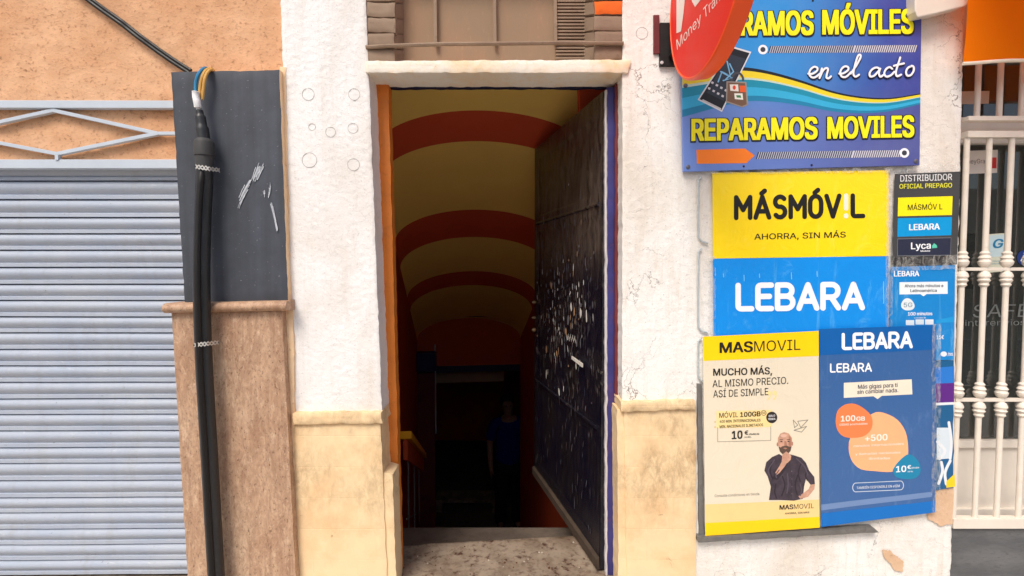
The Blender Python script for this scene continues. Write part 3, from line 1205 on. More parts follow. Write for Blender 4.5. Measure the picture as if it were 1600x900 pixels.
# shell that closes the house behind and above
b = MB()
zt = U(700, -58, 0).z
b.box((-.95, .02, zt), (7, .15, 6.2), M_white)
b.box((-7, .2, 6.1), (7, 9.5, 6.2), M_dark)
b.box((-7, 9.4, -4), (7, 9.5, 6.1), M_dark)
b.box((-7.1, .2, -4), (-7, 9.5, 6.2), M_dark)
b.box((7, .02, -4), (7.1, 9.5, 6.2), M_dark)
b.build('shell', hs)

# bricked opening above the lintel
tw = thing('transom_opening', 'taupe painted blocked opening with thin bars above the doorway lintel', 'blocked window', (-.05, .05, U(770, 92, .05).z))
b = MB()
flat_slab(b, [(610, -62), (935, -62), (935, 100), (610, 100)], .085, .11, M_taupe_board)
b.build('board', tw)
b = MB()
y_ = -55
k = 0
while y_ < 92:
    a = U(868, y_, .08)
    c = U(914, y_ + 2.6, .08)
    b.box((a.x, .070, c.z), (c.x, .083, a.z), M_taupe)
    y_ += 5.2
b.build('louvre', tw)


def bricks(x0, x1, xr, rows, flip, orange):
    b = MB()
    for k, (ya, yb) in enumerate(rows):
        m_ = M_orange_brick if k == orange else M_taupe
        jig = random.uniform(-1.5, 1.5)
        q_ = [(x0 + (0 if flip else 0), ya), (x1 + jig * (not flip), ya), (x1 + jig * (not flip), yb), (x0 + jig * flip, yb)]
        rough_slab(b, q_, .004 + .004 * random.random(), .08, m_, .008, .0015, 30, .003, 50 + k, mside=M_taupe)
        for q in range(2):
            pass
    f = [U(x0 + 3, -60, .014), U(x1 - 3, -60, .014), U(x1 - 3, 95, .014), U(x0 + 3, 95, .014)]
    b.hexa(f, [Vector((p.x, .085, p.z)) for p in f], M_taupe)
    # the splayed inner side
    xi, xo = (x1 - 2, xr) if not flip else (x0 + 2, xr)
    for k, (ya, yb) in enumerate(rows):
        c = [U(xi, ya + 1, .012), U(xo, ya + 3, .08), U(xo, yb + 2, .08), U(xi, yb - 1, .012)]
        if flip:
            c = [c[1], c[0], c[3], c[2]]
        b.hexa(c, [p + Vector((0, .02, 0)) for p in c], M_taupe)
    return b.build('brick_jamb', tw)


bricks(571, 616, 630, [(-50, -26), (-24, 1), (4, 26), (28, 50), (52, 73), (76, 96)], False, -1)
bricks(929, 974, 911, [(-50, -26), (-24, -1), (2, 22), (25, 47), (49, 70), (72, 92)], True, 2)
for x in (680, 773, 868):
    b = MB()
    bar(b, (x - 1, -58), (x + .5, 70), 5, .062, .012, M_taupe)
    b.build('bar', tw, .001)
b = MB()
b.tube([U(572, 74, .0), U(600, 72, -.006), U(690, 69, -.007), U(800, 68, -.007), U(880, 67, -.007), U(974, 68, -.004)], .0075, M_taupe, 8)
b.build('rod', tw)

# ------------------------------------------------------------------ stair passage
T_, X0, W_, ZS, SL, RISE = -.123, -.086, .927, .552 + H, .484, .191
BANDS = [.165, .336, .848, 1.127, 1.571, 1.791]
SEND = 2.449
KS = 1.27                                               # size of the passage
YF = (.165 + D) / KS - D                                # where it meets the inner face of the wall
nn = math.hypot(1, T_)
AX, PR = Vector((T_ / nn, 1 / nn, 0)), Vector((1 / nn, -T_ / nn, 0))


def Q(s, lat, z):
    p = Vector((X0, .1, 0)) + AX * s + PR * lat
    return CAM + KS * (Vector((p.x, p.y, z)) - CAM)


def QS(y, lat, z):                                       # the same axis, measured in metres
    xc = X0 * KS + T_ * (y - ((.1 + D) * KS - D))
    return Vector((xc + lat, y, z))


pg = thing('stair_passage', 'dark vaulted stair passage striped ochre and red going down behind the doorway', 'passage', (X0, .1, -1.8))
b = MB()
ss = sorted(set([-.0] + BANDS + [SEND] + [.25, .5, .68, .98, 1.3, 1.45, 1.68, 2.0, 2.2]))
NA = 40
for i in range(len(ss) - 1):
    s0, s1 = ss[i], ss[i + 1]
    mid_ = (s0 + s1) / 2
    red = any(BANDS[k] < mid_ < BANDS[k + 1] for k in (0, 2, 4))
    vs_ = []
    for s_k in (s0, s1):
        for k in range(NA + 1):
            a = math.pi * k / NA
            s = s_k if s_k > 0 else (YF - .1 + math.cos(a) * W_ / 2 * PR.y) / AX.y
            vs_.append(Q(s, -math.cos(a) * W_ / 2, ZS - SL * s + RISE * math.sin(a)))
    b.add(vs_, [(k, k + 1, NA + 2 + k, NA + 1 + k) for k in range(NA)], M_red if red else M_ochre, True)
b.build('vaulted_ceiling', pg)
b = MB()                                                # red corner block over the door, on the right
f = [U(905, 120, .44), U(950, 120, .44), U(950, 215, .44), U(908, 215, .44)]
b.hexa(f, [Vector((p.x, .52, p.z)) for p in f], M_red)
b.build('corner_block', pg)
FLOOR = -1.95
b = MB()
for sgn in (-1, 1):
    lat = sgn * W_ / 2
    s0_ = (YF - .1 - lat * PR.y) / AX.y
    vs_ = [Q(s0_, lat, ZS - SL * s0_), Q(SEND, lat, ZS - SL * SEND), Q(SEND, lat, -2.4), Q(s0_, lat, -2.4)]
    vo = [p + PR * sgn * .1 for p in vs_]
    b.hexa(vs_ if sgn > 0 else vs_[::-1], vo if sgn > 0 else vo[::-1], M_redwall)
b.build('side_wall', pg)
b = MB()
zl = U(750, 572, 2.5).z
zsp = ZS - SL * SEND
vs_ = [Q(SEND, -math.cos(math.pi * k / 24) * W_ / 2, zsp + RISE * math.sin(math.pi * k / 24)) for k in range(25)]
b.add(vs_ + [Q(SEND, W_ / 2, zl), Q(SEND, -W_ / 2, zl)], [tuple(range(26, -1, -1))], M_redwall)
b.hexa([Q(SEND, -W_ / 2, zl), Q(SEND, W_ / 2, zl), Q(SEND, W_ / 2, zl - .06), Q(SEND, -W_ / 2, zl - .06)],
       [Q(SEND + .1, -W_ / 2, zl), Q(SEND + .1, W_ / 2, zl), Q(SEND + .1, W_ / 2, zl - .06), Q(SEND + .1, -W_ / 2, zl - .06)], paint('navy_beam_paint', S(24, 28, 66), .5, .1))
b.build('end_wall', pg)
M_deepblue = paint('deep_blue_paint', S(26, 30, 84), .5, .1)
b = MB()
b.hexa([Q(SEND - .12, -W_ / 2 + .002, zl + .14), Q(SEND - .12, -W_ / 2 + .17, zl + .14), Q(SEND - .12, -W_ / 2 + .17, zl - .02), Q(SEND - .12, -W_ / 2 + .002, zl - .02)],
       [Q(SEND - .004, -W_ / 2 + .002, zl + .14), Q(SEND - .004, -W_ / 2 + .17, zl + .14), Q(SEND - .004, -W_ / 2 + .17, zl - .02), Q(SEND - .004, -W_ / 2 + .002, zl - .02)], M_deepblue)
b.build('fuse_box', pg, .004)
b = MB()
b.hexa([Q(SEND - .001, -W_ / 2 + .002, zl - .061), Q(SEND - .001, -W_ / 2 + .15, zl - .061), Q(SEND - .001, -W_ / 2 + .15, -1.5), Q(SEND - .001, -W_ / 2 + .002, -1.5)],
       [Q(SEND + .08, -W_ / 2 + .002, zl - .061), Q(SEND + .08, -W_ / 2 + .15, zl - .061), Q(SEND + .08, -W_ / 2 + .15, -1.5), Q(SEND + .08, -W_ / 2 + .002, -1.5)], M_maroon)
b.build('end_post', pg)
b = MB()
b.tube([Q(SEND - .03, -W_ / 2 + .16, zl + .2), Q(SEND - .03, -W_ / 2 + .16, zl - .6)], .008, M_rail, 8)
b.build('wall_pipe', pg)
b = MB()
b.hexa([Q(SEND + .15, -.33, zl - .085), Q(SEND + .15, .33, zl - .085), Q(SEND + .15, .33, zl - .19), Q(SEND + .15, -.33, zl - .19)],
       [Q(SEND + .2, -.33, zl - .085), Q(SEND + .2, .33, zl - .085), Q(SEND + .2, .33, zl - .19), Q(SEND + .2, -.33, zl - .19)], M_taupe_board)
b.build('header_panel', pg)
b = MB()                                                # dark room at the foot of the stairs
RB, RE = 3.66, 7.6
b.box((-2.4, RB + .1, FLOOR - .1), (1.0, RE, FLOOR), M_step)
b.box((-2.4, RE, FLOOR - .1), (1.0, RE + .1, .9), M_redwall)
b.box((-2.5, RB, FLOOR - .1), (-2.4, RE + .1, .9), M_redwall)
b.box((1.0, RB, FLOOR - .1), (1.1, RE + .1, .9), M_redwall)
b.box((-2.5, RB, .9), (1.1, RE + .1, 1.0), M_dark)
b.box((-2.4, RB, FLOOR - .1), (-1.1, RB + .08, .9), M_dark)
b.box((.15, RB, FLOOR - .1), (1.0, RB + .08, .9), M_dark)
b.build('lower_room', pg)
b = MB()
TZ = .225                                               # threshold height
tread_y, rise_, run_ = .36, .19, .25
b.box((-.75, .25, TZ - .14), (.6, .70, TZ - .31), M_step)
y0_, z0_ = .70, TZ - .14
k = 0
while z0_ - rise_ > FLOOR - .01:
    z0_ -= rise_
    c0, c1 = y0_, y0_ + run_
    hw = W_ * KS / 2 + .02
    b.hexa([QS(c0, -hw, z0_), QS(c0, hw, z0_), QS(c0, hw, z0_ - .3), QS(c0, -hw, z0_ - .3)],
           [QS(c1, -hw, z0_), QS(c1, hw, z0_), QS(c1, hw, z0_ - .3), QS(c1, -hw, z0_ - .3)], M_step)
    y0_ = c1
b.build('stairs', pg)
# threshold slab
b = MB()
NX, NY = 60, 26
vs_ = []
for j in range(NY + 1):
    for i in range(NX + 1):
        x = -.62 + 1.12 * i / NX
        y = -.03 + (.35 + .07 * i / NX + (x + .1) * .04) * j / NY
        e = .005 * fbm(x * 12, y * 12, 3)
        vs_.append((x, y + (.008 * nz(x * 9, 2, 5) if j == NY else 0), TZ + e - (.012 if j in (0, NY) else 0)))
fs_ = [(j * (NX + 1) + i, j * (NX + 1) + i + 1, (j + 1) * (NX + 1) + i + 1, (j + 1) * (NX + 1) + i) for j in range(NY) for i in range(NX)]
b.add(vs_, fs_, M_concrete, True)
b.box((-.62, -.03, 0), (.5, .31, TZ - .013), M_concrete)
b.build('threshold', pg)
rc = random.Random(11)
b = MB()
M_crumb = paint('plaster_crumb', S(180, 168, 152), .9, .15, 60, .2, .2)
M_crumb2 = paint('brown_crumb', S(86, 60, 44), .9, .15, 60, .2, .2)
for k in range(70):
    x, y = rc.uniform(-.46, .34), rc.uniform(.0, .34)
    r_ = rc.uniform(.001, .0045) * (1.8 if rc.random() < .08 else 1)
    c = Vector((x, y, TZ + .006 * fbm(x * 12, y * 12, 3) * .83))
    top_ = c + Vector((0, 0, r_ * 1.3))
    ring = [c + Vector((r_ * rc.uniform(.7, 1.3) * math.cos(q * 1.2566), r_ * rc.uniform(.7, 1.3) * math.sin(q * 1.2566), 0)) for q in range(5)]
    b.add(ring + [top_], [(q, (q + 1) % 5, 5) for q in range(5)], M_crumb2 if k % 4 else M_crumb)
tag(b.build('crumbs'), 'small plaster crumbs scattered on the doorway threshold', 'crumbs', kind='stuff')
# handrail inside
hr = thing('handrail', 'yellow topped handrail on thin metal posts just inside the doorway', 'handrail', (-.5, .6, -.1))
b = MB()
M_yel = paint('yellow_rail_paint', S(236, 168, 24), .45, .06)


def rail_pt(s, up=0):
    return Q(s, -W_ / 2 + .10, 0) + Vector((0, 0, .905 - .60 * (s - .32) + up))


for k, (s0, s1) in enumerate(((.32, 1.5),)):
    a, c = rail_pt(s0), rail_pt(s1)
    w = PR * .036
    b.hexa([a - w, a + w, a + w - Vector((0, 0, .045)), a - w - Vector((0, 0, .045))], [c - w, c + w, c + w - Vector((0, 0, .045)), c - w - Vector((0, 0, .045))], M_yel)
b.build('grip', hr, .004)
b = MB()
a, c = rail_pt(.33, -.047), rail_pt(1.5, -.047)
w = PR * .012
b.hexa([a - w, a + w, a + w - Vector((0, 0, .12)), a - w - Vector((0, 0, .12))], [c - w, c + w, c + w - Vector((0, 0, .12)), c - w - Vector((0, 0, .12))], M_redwall)
b.build('side_board', hr)
for s in (.45, .8, 1.15):
    b = MB()
    b.tube([rail_pt(s, -.15), rail_pt(s, -.62)], .005, M_steel, 8)
    b.build('post', hr)
b = MB()
b.tube([rail_pt(.36, -.52), rail_pt(1.2, -.52)], .004, M_steel, 8)
b.build('lower_bar', hr)

# door frame and leaf
df = MB()


def post(mb, quad, y0, y1, m):
    flat_slab(mb, quad, y0, y1, m)


b = MB()
rough_slab(b, [(586, 128), (606.5, 128), (629, 1000), (606, 1000)], .105, .05, M_orange_jamb, .012, .0012, 12, .003, 61, mside=M_orange_jamb)
b.build('orange_jamb', hs)
b = MB()
rough_slab(b, [(948, 136), (961.5, 136), (961, 1000), (949, 1000)], .09, .06, M_blue_frame, .012, .0015, 14, .003, 62)
rough_slab(b, [(961.5, 130), (968.5, 130), (969, 1000), (961, 1000)], .075, .06, M_maroon, .012, .0015, 14, .003, 63)
rough_slab(b, [(945.5, 140), (948.5, 140), (949.5, 930), (946.5, 930)], .088, .03, M_chip, .012, .0015, 14, .003, 64)
rough_slab(b, [(586, 128), (966, 128), (966, 137), (586, 137.5)], .128, .02, M_navy, .012, .002, 20, .003, 65)
b.build('door_frame', hs)
b = MB()                                                # unseen plates added round the frame to stop sky light leaking in
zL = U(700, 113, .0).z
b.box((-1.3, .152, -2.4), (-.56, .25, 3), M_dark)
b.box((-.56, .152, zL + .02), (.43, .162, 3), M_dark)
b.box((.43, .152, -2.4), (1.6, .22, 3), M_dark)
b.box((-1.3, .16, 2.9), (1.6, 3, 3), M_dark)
b.build('gap_plate', hs)

HX = Vector((.372, .115, 0))
dd = Vector((-.245, 1, 0)).normalized()
dn_ = Vector((-dd.y, dd.x, 0))                           # towards the opening
zt_, zb_ = U(955, 141, .1).z, TZ + .012
LW = .93
dr = thing('open_door', 'dark', 'door', (0, 0, 0))
bpy.data.objects.remove(dr)
b = MB()
NX, NZ = 46, 96
vs_ = []
for j in range(NZ + 1):
    for i in range(NX + 1):
        u, z = LW * i / NX, zb_ + (zt_ - zb_) * j / NZ
        e = .0012 * fbm(u * 9, z * 5, 4)
        h_ = 0
        for (p0, p1) in ((.10, .52), (.62, 1.42), (1.52, 1.82)):  # three sunk panels
            zz = z - zb_
            if .09 < u < LW - .09 and p0 < zz < p1:
                h_ = -.006
        vs_.append(HX + dd * u + dn_ * (.02 + e + h_) + Vector((0, 0, z)))
fs_ = [(j * (NX + 1) + i, (j + 1) * (NX + 1) + i, (j + 1) * (NX + 1) + i + 1, j * (NX + 1) + i + 1) for j in range(NZ) for i in range(NX)]
b.add(vs_, fs_, M_door)
c = [HX + dn_ * .017, HX + dd * LW + dn_ * .017, HX + dd * LW - dn_ * .02, HX - dn_ * .02]
lo = [p + Vector((0, 0, zb_)) for p in c]
hi = [p + Vector((0, 0, zt_)) for p in c]
b.hexa(lo[::-1], hi[::-1], M_door)
door = b.build('door', hs)
door['label'] = 'open blackened blue door with scraped paint'
b = MB()                                                # kick board and mouldings
M_kick = worn('dirty_kick_board', S(74, 62, 52), S(48, 40, 34), S(110, 92, 74), .7, 5, 20, 60)
k0, k1 = HX + dn_ * .0205, HX + dd * LW + dn_ * .0205
b.hexa([k0 + Vector((0, 0, zb_ + .05)), k1 + Vector((0, 0, zb_ + .05)), k1 + Vector((0, 0, zb_ + .003)), k0 + Vector((0, 0, zb_ + .003))],
       [p + dn_ * .012 for p in (k0 + Vector((0, 0, zb_ + .04)), k1 + Vector((0, 0, zb_ + .04)), k1 + Vector((0, 0, zb_ + .003)), k0 + Vector((0, 0, zb_ + .003)))], M_kick)
b.build('kick_board', door)
rnd = random.Random(5)


def flake(mb, u, z, w, h, m_, lift, slant=0.0):
    k_ = 7
    ring_ = []
    for q_ in range(k_):
        a_ = 2 * math.pi * q_ / k_
        r_ = .6 + .5 * rnd.random()
        du, dz = w * r_ * math.cos(a_), h * r_ * math.sin(a_)
        ring_.append(HX + dd * (u + du + slant * dz) + dn_ * (.0222 + lift) + Vector((0, 0, zb_ + z + dz)))
    mb.add(ring_, [tuple(range(k_))], m_)


M_scrap = paint('torn_white_paper', S(206, 200, 190), .8, .15, 40, .2, .2)
M_scrap2 = paint('torn_tan_paper', S(168, 128, 92), .8, .15, 40, .2, .2)
M_scrape2 = paint('scraped_brown_paint', S(84, 66, 54), .8, .2, 40, .2, .2)
M_scrape = paint('scraped_grey_paint', S(96, 92, 96), .8, .2, 40, .2, .2)
b = MB()
for k_ in range(210):
    z = rnd.gauss(1.0, .17)
    u = min(LW - .08, max(.07, rnd.gauss(.46, .2)))
    big_ = rnd.random() < .13
    m_ = rnd.choice([M_scrap, M_scrap, M_scrape, M_scrape, M_scrape, M_scrap2])
    flake(b, u, z, rnd.uniform(.002, .006) * (2.8 if big_ else 1), rnd.uniform(.004, .022) * (1.6 if big_ else 1), m_, .0005 + k_ * .00003, rnd.uniform(-.15, .15))
for k_ in range(170):
    flake(b, rnd.uniform(.05, LW - .05), rnd.uniform(.1, 1.8), rnd.uniform(.001, .003), rnd.uniform(.006, .04), M_scrape if k_ % 3 else M_scrape2, .0070 + k_ * .00002, rnd.uniform(-.3, .3))
for k_ in range(9):
    flake(b, .24 + k_ * .014, .89 + .012 * (k_ % 2), .004, .016, M_scrap, .0108 + k_ * .00003, .5 * (-1) ** k_)
d0 = HX + dn_ * .0340
b.hexa([d0 + dd * .16 + Vector((0, 0, zb_ + .807)), d0 + dd * .29 + Vector((0, 0, zb_ + .817)), d0 + dd * .29 + Vector((0, 0, zb_ + .803)), d0 + dd * .16 + Vector((0, 0, zb_ + .79))],
       [d0 - dn_ * .004 + dd * .16 + Vector((0, 0, zb_ + .807)), d0 - dn_ * .004 + dd * .29 + Vector((0, 0, zb_ + .817)), d0 - dn_ * .004 + dd * .29 + Vector((0, 0, zb_ + .803)), d0 - dn_ * .004 + dd * .16 + Vector((0, 0, zb_ + .79))], M_scrap)
tag(b.build('paper_remains', door), kind='stuff')
for zz in (.57, 1.47):
    b = MB()
    a = HX + dd * .03 + dn_ * .0215 + Vector((0, 0, zb_ + zz))
    c = HX + dd * (LW - .03) + dn_ * .0215 + Vector((0, 0, zb_ + zz))
    b.tube([a, c], .008, M_door, 8)
    b.build('moulding', door)
e = HX + dd * (LW - .03) + dn_ * .024
for zz, r in ((1.02, .009), (.93, .008), (.86, .012)):
    b = MB()
    b.lathe(e + Vector((0, 0, zb_ + zz)), dn_, [(0, r), (.012, r), (.02, r * .7), (.022, .002)], M_hardware, 12)
    b.build('lock', door)

# low frame on the floor of the lower room
lf = thing('low_bench', 'low dusty wooden bench frame on the dark floor at the foot of the stairs', 'bench', (-.62, 4.9, FLOOR))
b = MB()
b.box((-1.08, 4.78, FLOOR + .14), (-.18, 5.08, FLOOR + .18), M_concrete)
b.build('top', lf)
for x in (-1.06, -.28):
    b = MB()
    b.box((x, 4.79, FLOOR + .001), (x + .08, 5.07, FLOOR + .138), M_concrete)
    b.build('leg', lf)


# ------------------------------------------------------------------ person at the foot of the stairs
def skin(name, joints, edges_, m, parent, sub=2, root=0):
    me = bpy.data.meshes.new(name)
    me.from_pydata([tuple(j[0]) for j in joints], edges_, [])
    o = bpy.data.objects.new(name, me)
    COL.objects.link(o)
    o.modifiers.new('Skin', 'SKIN')
    for i, j in enumerate(joints):
        r = j[1] if isinstance(j[1], tuple) else (j[1], j[1])
        me.skin_vertices[0].data[i].radius = r
        me.skin_vertices[0].data[i].use_root = (i == root)
    sb = o.modifiers.new('Sub', 'SUBSURF')
    sb.levels = sb.render_levels = sub
    dg = bpy.context.evaluated_depsgraph_get()
    new = bpy.data.meshes.new_from_object(o.evaluated_get(dg))
    bpy.data.objects.remove(o)
    bpy.data.meshes.remove(me)
    new.name = name
    new.materials.clear()
    new.materials.append(m)
    for p in new.polygons:
        p.use_smooth = True
        p.material_index = 0
    o = bpy.data.objects.new(name, new)
    COL.objects.link(o)
    o.parent = parent
    return o


M_skin = paint('skin', S(150, 108, 86), .5, .05, 20, .35, .05)
M_shirt = cloth_mat('blue_shirt_cloth', S(20, 34, 122), .0)
M_trouser = cloth_mat('dark_trouser_cloth', S(34, 34, 42), .0)
M_hair = paint('dark_hair', S(38, 30, 26), .6, .2, 60, .3, .3)
M_shoe = paint('dark_shoe', S(30, 28, 28), .5, .1)
pc = U(795, 700, 4.4)
man = thing('person', 'person in a blue short sleeved shirt standing in the dark at the stair foot', 'person', (pc.x, 4.4, FLOOR))
man.rotation_euler = (0, 0, R(10))
V = Vector
J = [  # faces -Y
    (V((0, 0, .93)), (.15, .11)), (V((0, .0, 1.12)), (.14, .105)), (V((0, .0, 1.3)), (.165, .115)), (V((0, .01, 1.42)), (.12, .08)), (V((0, .0, 1.49)), (.056, .056)),
    (V((-.02, -.015, 1.56)), (.07, .08)), (V((-.02, -.02, 1.64)), (.078, .095)), (V((-.02, -.01, 1.71)), (.055, .065)),
    (V((-.19, .0, 1.4)), (.06, .06)), (V((-.25, .02, 1.13)), (.042, .045)), (V((-.25, -.08, .9)), (.028, .032)), (V((-.25, -.1, .83)), (.02, .036)),
    (V((.19, .0, 1.4)), (.06, .06)), (V((.26, .02, 1.13)), (.042, .045)), (V((.27, -.07, .89)), (.028, .032)), (V((.27, -.09, .82)), (.02, .036)),
    (V((-.1, .0, .86)), (.09, .09)), (V((-.11, -.02, .48)), (.06, .065)), (V((-.11, .02, .1)), (.04, .045)), (V((-.12, -.12, .04)), (.04, .03)),
    (V((.1, .0, .86)), (.09, .09)), (V((.11, -.03, .48)), (.06, .065)), (V((.11, .01, .1)), (.04, .045)), (V((.12, -.13, .04)), (.04, .03)),
]
ED = [(0, 1), (1, 2), (2, 3), (3, 4), (4, 5), (5, 6), (6, 7), (3, 8), (8, 9), (9, 10), (10, 11), (3, 12), (12, 13), (13, 14), (14, 15), (0, 16), (16, 17), (17, 18), (18, 19), (0, 20), (20, 21), (21, 22), (22, 23)]
base_n = len(J)
for side, wr in ((-1, 11), (1, 15)):                     # four fingers and a thumb on each hand
    w = J[wr][0]
    for f, (dx, l) in enumerate(((-.02, .07), (-.007, .08), (.007, .076), (.02, .06))):
        a = w + V((0, dx, -.03))
        J += [(a + V((0, 0, -l * .5)), .009), (a + V((-side * .012, 0, -l)), .008)]
        ED += [(wr, len(J) - 2), (len(J) - 2, len(J) - 1)]
    J += [(w + V((-side * .02, -.035, -.01)), .010), (w + V((-side * .03, -.045, -.045)), .009)]
    ED += [(wr, len(J) - 2), (len(J) - 2, len(J) - 1)]
skin('body', J, ED, M_skin, man)
k = 1.13
SJ = [(V((0, 0, .74)), (.22, .16)),  (V((0, 0, 1.08)), (.19, .15)), (V((0, 0, 1.3)), (.195, .14)), (V((0, .01, 1.43)), (.13, .09)), (V((0, .005, 1.475)), (.075, .07)),
      (V((-.2, 0, 1.4)), (.08, .08)), (V((-.245, .015, 1.16)), (.07, .07)), (V((.2, 0, 1.4)), (.08, .08)), (V((.25, .015, 1.16)), (.07, .07))]
skin('shirt', SJ, [(0, 1), (1, 2), (2, 3), (3, 4), (3, 5), (5, 6), (3, 7), (7, 8)], M_shirt, man)
TJ = [(V((0, 0, .93)), (.165, .125)), (V((-.1, 0, .84)), (.11, .11)), (V((-.11, -.02, .48)), (.085, .085)), (V((-.11, .02, .03)), (.07, .08)),
      (V((.1, 0, .84)), (.11, .11)), (V((.11, -.03, .48)), (.085, .085)), (V((.11, .01, .03)), (.07, .08))]
skin('trousers', TJ, [(0, 1), (1, 2), (2, 3), (0, 4), (4, 5), (5, 6)], M_trouser, man)
skin('hair', [(V((-.02, .06, 1.60)), (.08, .06)), (V((-.02, .03, 1.71)), (.105, .10)), (V((-.02, -.05, 1.755)), (.085, .05))], [(0, 1), (1, 2)], M_hair, man)
for sx in (-1, 1):
    skin('shoe', [(V((sx * .11, .04, .045)), (.048, .045)), (V((sx * .115, -.06, .04)), (.05, .04)), (V((sx * .12, -.16, .032)), (.045, .03))], [(0, 1), (1, 2)], M_shoe, man)
for sx in (-1, 1):
    hd = MB()
    hd.lathe(V((man.location.x - .02 + sx * .03, man.location.y - .103, FLOOR + 1.645)), (0, -1, 0), [(0, .008), (.003, .006), (.004, .001)], M_hair, 8)
    hd.build('eye', man)
fb = MB()
fb.tube([V((man.location.x - .02, man.location.y - .105, FLOOR + 1.645)), V((man.location.x - .02, man.location.y - .13, FLOOR + 1.6)), V((man.location.x - .02, man.location.y - .105, FLOOR + 1.59))], [.009, .015, .01], M_skin, 8)
fb.build('nose', man)

# ------------------------------------------------------------------ big repair sign
sg = thing('shop_sign', 'large blue violet printed board offering phone repairs, above the posters', 'sign', (U(1250, 263, -.02).x, -.02, U(1250, 263, -.02).z))
b = MB()
ys = -.022
f = [U(1062, -62, ys), U(1441, -62, ys), U(1437, 258, ys), U(1068, 268, ys)]
b.hexa(f, [Vector((p.x, -.008, p.z)) for p in f], M_sign)
b.build('board', sg, .001)
S_ = Sheet(ys)
g = MB()
# swoosh bands
top = [(1066, 112), (1120, 107), (1160, 105), (1200, 111), (1250, 125), (1300, 142), (1345, 151), (1390, 153), (1438, 146)]
top = [(v.x, v.y) for v in curve_pts([Vector((x, y, 0)) for x, y in top], 5)]


def band(f0, f1, m, lift):
    up, dn = [], []
    for x, y in top:
        t = (x - 1066) / 372
        th = 54 * (1 - t) ** 1.3 + 17
        up.append((x, y + th * f0))
        dn.append((x, y + th * f1))
    vs_ = [S_.pt(*p, lift) for p in up + dn]
    n = len(up)
    g.add(vs_, [(k, n + k, n + k + 1, k + 1) for k in range(n - 1)], m)


band(0, .1, ink(24, 26, 30), .0004)
band(.1, .30, ink(232, 208, 40), .0004)
band(.30, .36, ink(190, 214, 200), .0004)
band(.36, .58, ink(24, 140, 170), .0004)
band(.58, .84, ink(50, 170, 214), .0004)
band(.84, 1.0, ink(30, 128, 170), .0004)
# hatched arrows
for x0, x1, ya, yb, cx, cyy, fl in ((1200, 1428, 77.5, 76, 1192, 77.5, 1), (1181, 1406, 243, 240, 1413, 239, -1)):
    x = x0
    while x < x1:
        y = ya + (yb - ya) * (x - x0) / (x1 - x0)
        S_.poly(g, [(x, y + 5.5), (x + 1.8, y + 5.5), (x + 5.2 , y - 5.5), (x + 3.4, y - 5.5)], ink(40, 40, 60) if (x < 1330) else ink(206, 206, 216), .0006)
        S_.poly(g, [(x + 1.8, y + 5.5), (x + 3.4, y + 5.5), (x + 6.8, y - 5.5), (x + 5.2, y - 5.5)], ink(186, 190, 206) if (x < 1330) else ink(60, 60, 90), .0006)
        x += 3.4
    S_.ring(g, cx, cyy, 7.5, 4, ink(240, 240, 244), .0008)
    S_.ellipse(g, cx, cyy, 4, 4, ink(60, 60, 70), .0007)
S_.poly(g, [(1088, 234), (1164, 232), (1179, 243), (1166, 255), (1089, 256)], ink(250, 130, 34), .0008)
# phone with a padlock
S_.poly(g, [(1143, 72), (1174, 81), (1128, 175), (1090, 156)], ink(214, 216, 220), .0008)
S_.poly(g, [(1144, 75), (1171, 83), (1127, 172), (1093, 155)], ink(22, 22, 26), .0010)
S_.poly(g, [(1139, 84), (1165, 92), (1131, 158), (1104, 145)], ink(44, 50, 62), .0012)
for q in ([(1136, 96), (1141, 118), (1128, 112), (1122, 128)], [(1140, 100), (1146, 112), (1134, 124)], [(1126, 112), (1144, 122), (1130, 126)]):
    S_.stroke(g, q, 2.2, ink(120, 180, 220), .0014 + .0001 * q[0][0] / 1000)
for r_ in range(2):
    for c_ in range(4):
        px, py = 1112 + c_ * 7 - r_ * 5, 127 + c_ * 4 + r_ * 9
        S_.poly(g, [(px, py), (px + 3.4, py + 1.6), (px + 2, py + 4.6), (px - 1.4, py + 3)], ink(200, 200, 206), .0014)
S_.poly(g, [(1098, 155), (1127, 169.5), (1126, 171.5), (1097, 157)], ink(190, 190, 194), .0014)
S_.poly(g, [(1135, 127), (1166, 128), (1169, 164), (1160, 168), (1134, 160)], ink(150, 142, 134), .0016)
S_.poly(g, [(1137, 129), (1164, 130), (1166.5, 163), (1159, 166), (1136, 158)], ink(116, 88, 68), .0018)
S_.stroke(g, arc(1152, 125, 9, 11, 180, 360, 10), 3.4, ink(70, 70, 76), .0015)
S_.poly(g, [(1140, 132), (1153, 132), (1154, 143), (1141, 142)], ink(230, 226, 216), .002)
S_.ellipse(g, 1147, 137, 2.4, 3.4, ink(220, 70, 40), .0022)
S_.poly(g, [(1155, 134), (1164, 134), (1165, 144), (1156, 144)], ink(230, 96, 40), .002)
S_.poly(g, [(1147, 146), (1160, 146), (1161, 156), (1148, 155)], ink(236, 236, 226), .002)
S_.poly(g, [(1150, 149), (1157, 149), (1158, 153), (1151, 152.6)], ink(60, 130, 80), .0022)
g.build('printed_artwork', sg)
BK, YL = ink(24, 26, 34), ink(246, 236, 20)
for body, x0, x1, yb0, yb1, cap, d_ in (('REPARAMOS', 1076, 1271, 57, 55, 38, 1), ('MÓVILES', 1284, 1427, 54.5, 53, 38.5, 1), ('REPARAMOS', 1080, 1277, 220.5, 217.5, 34.5, 0), ('MOVILES', 1292, 1428, 217, 214.5, 34, 0)):
    g = MB()
    S_.text(g, body, (x0 - 1.5, yb0 + 2.6), (x1 + 2.2, yb1 + 2.6), cap + 3.8, BK, .0012, .098)
    S_.text(g, body, (x0, yb0), (x1, yb1), cap, YL, .0036, .052)
    g.build('lettering', sg)
g = MB()
WH = ink(240, 240, 246)


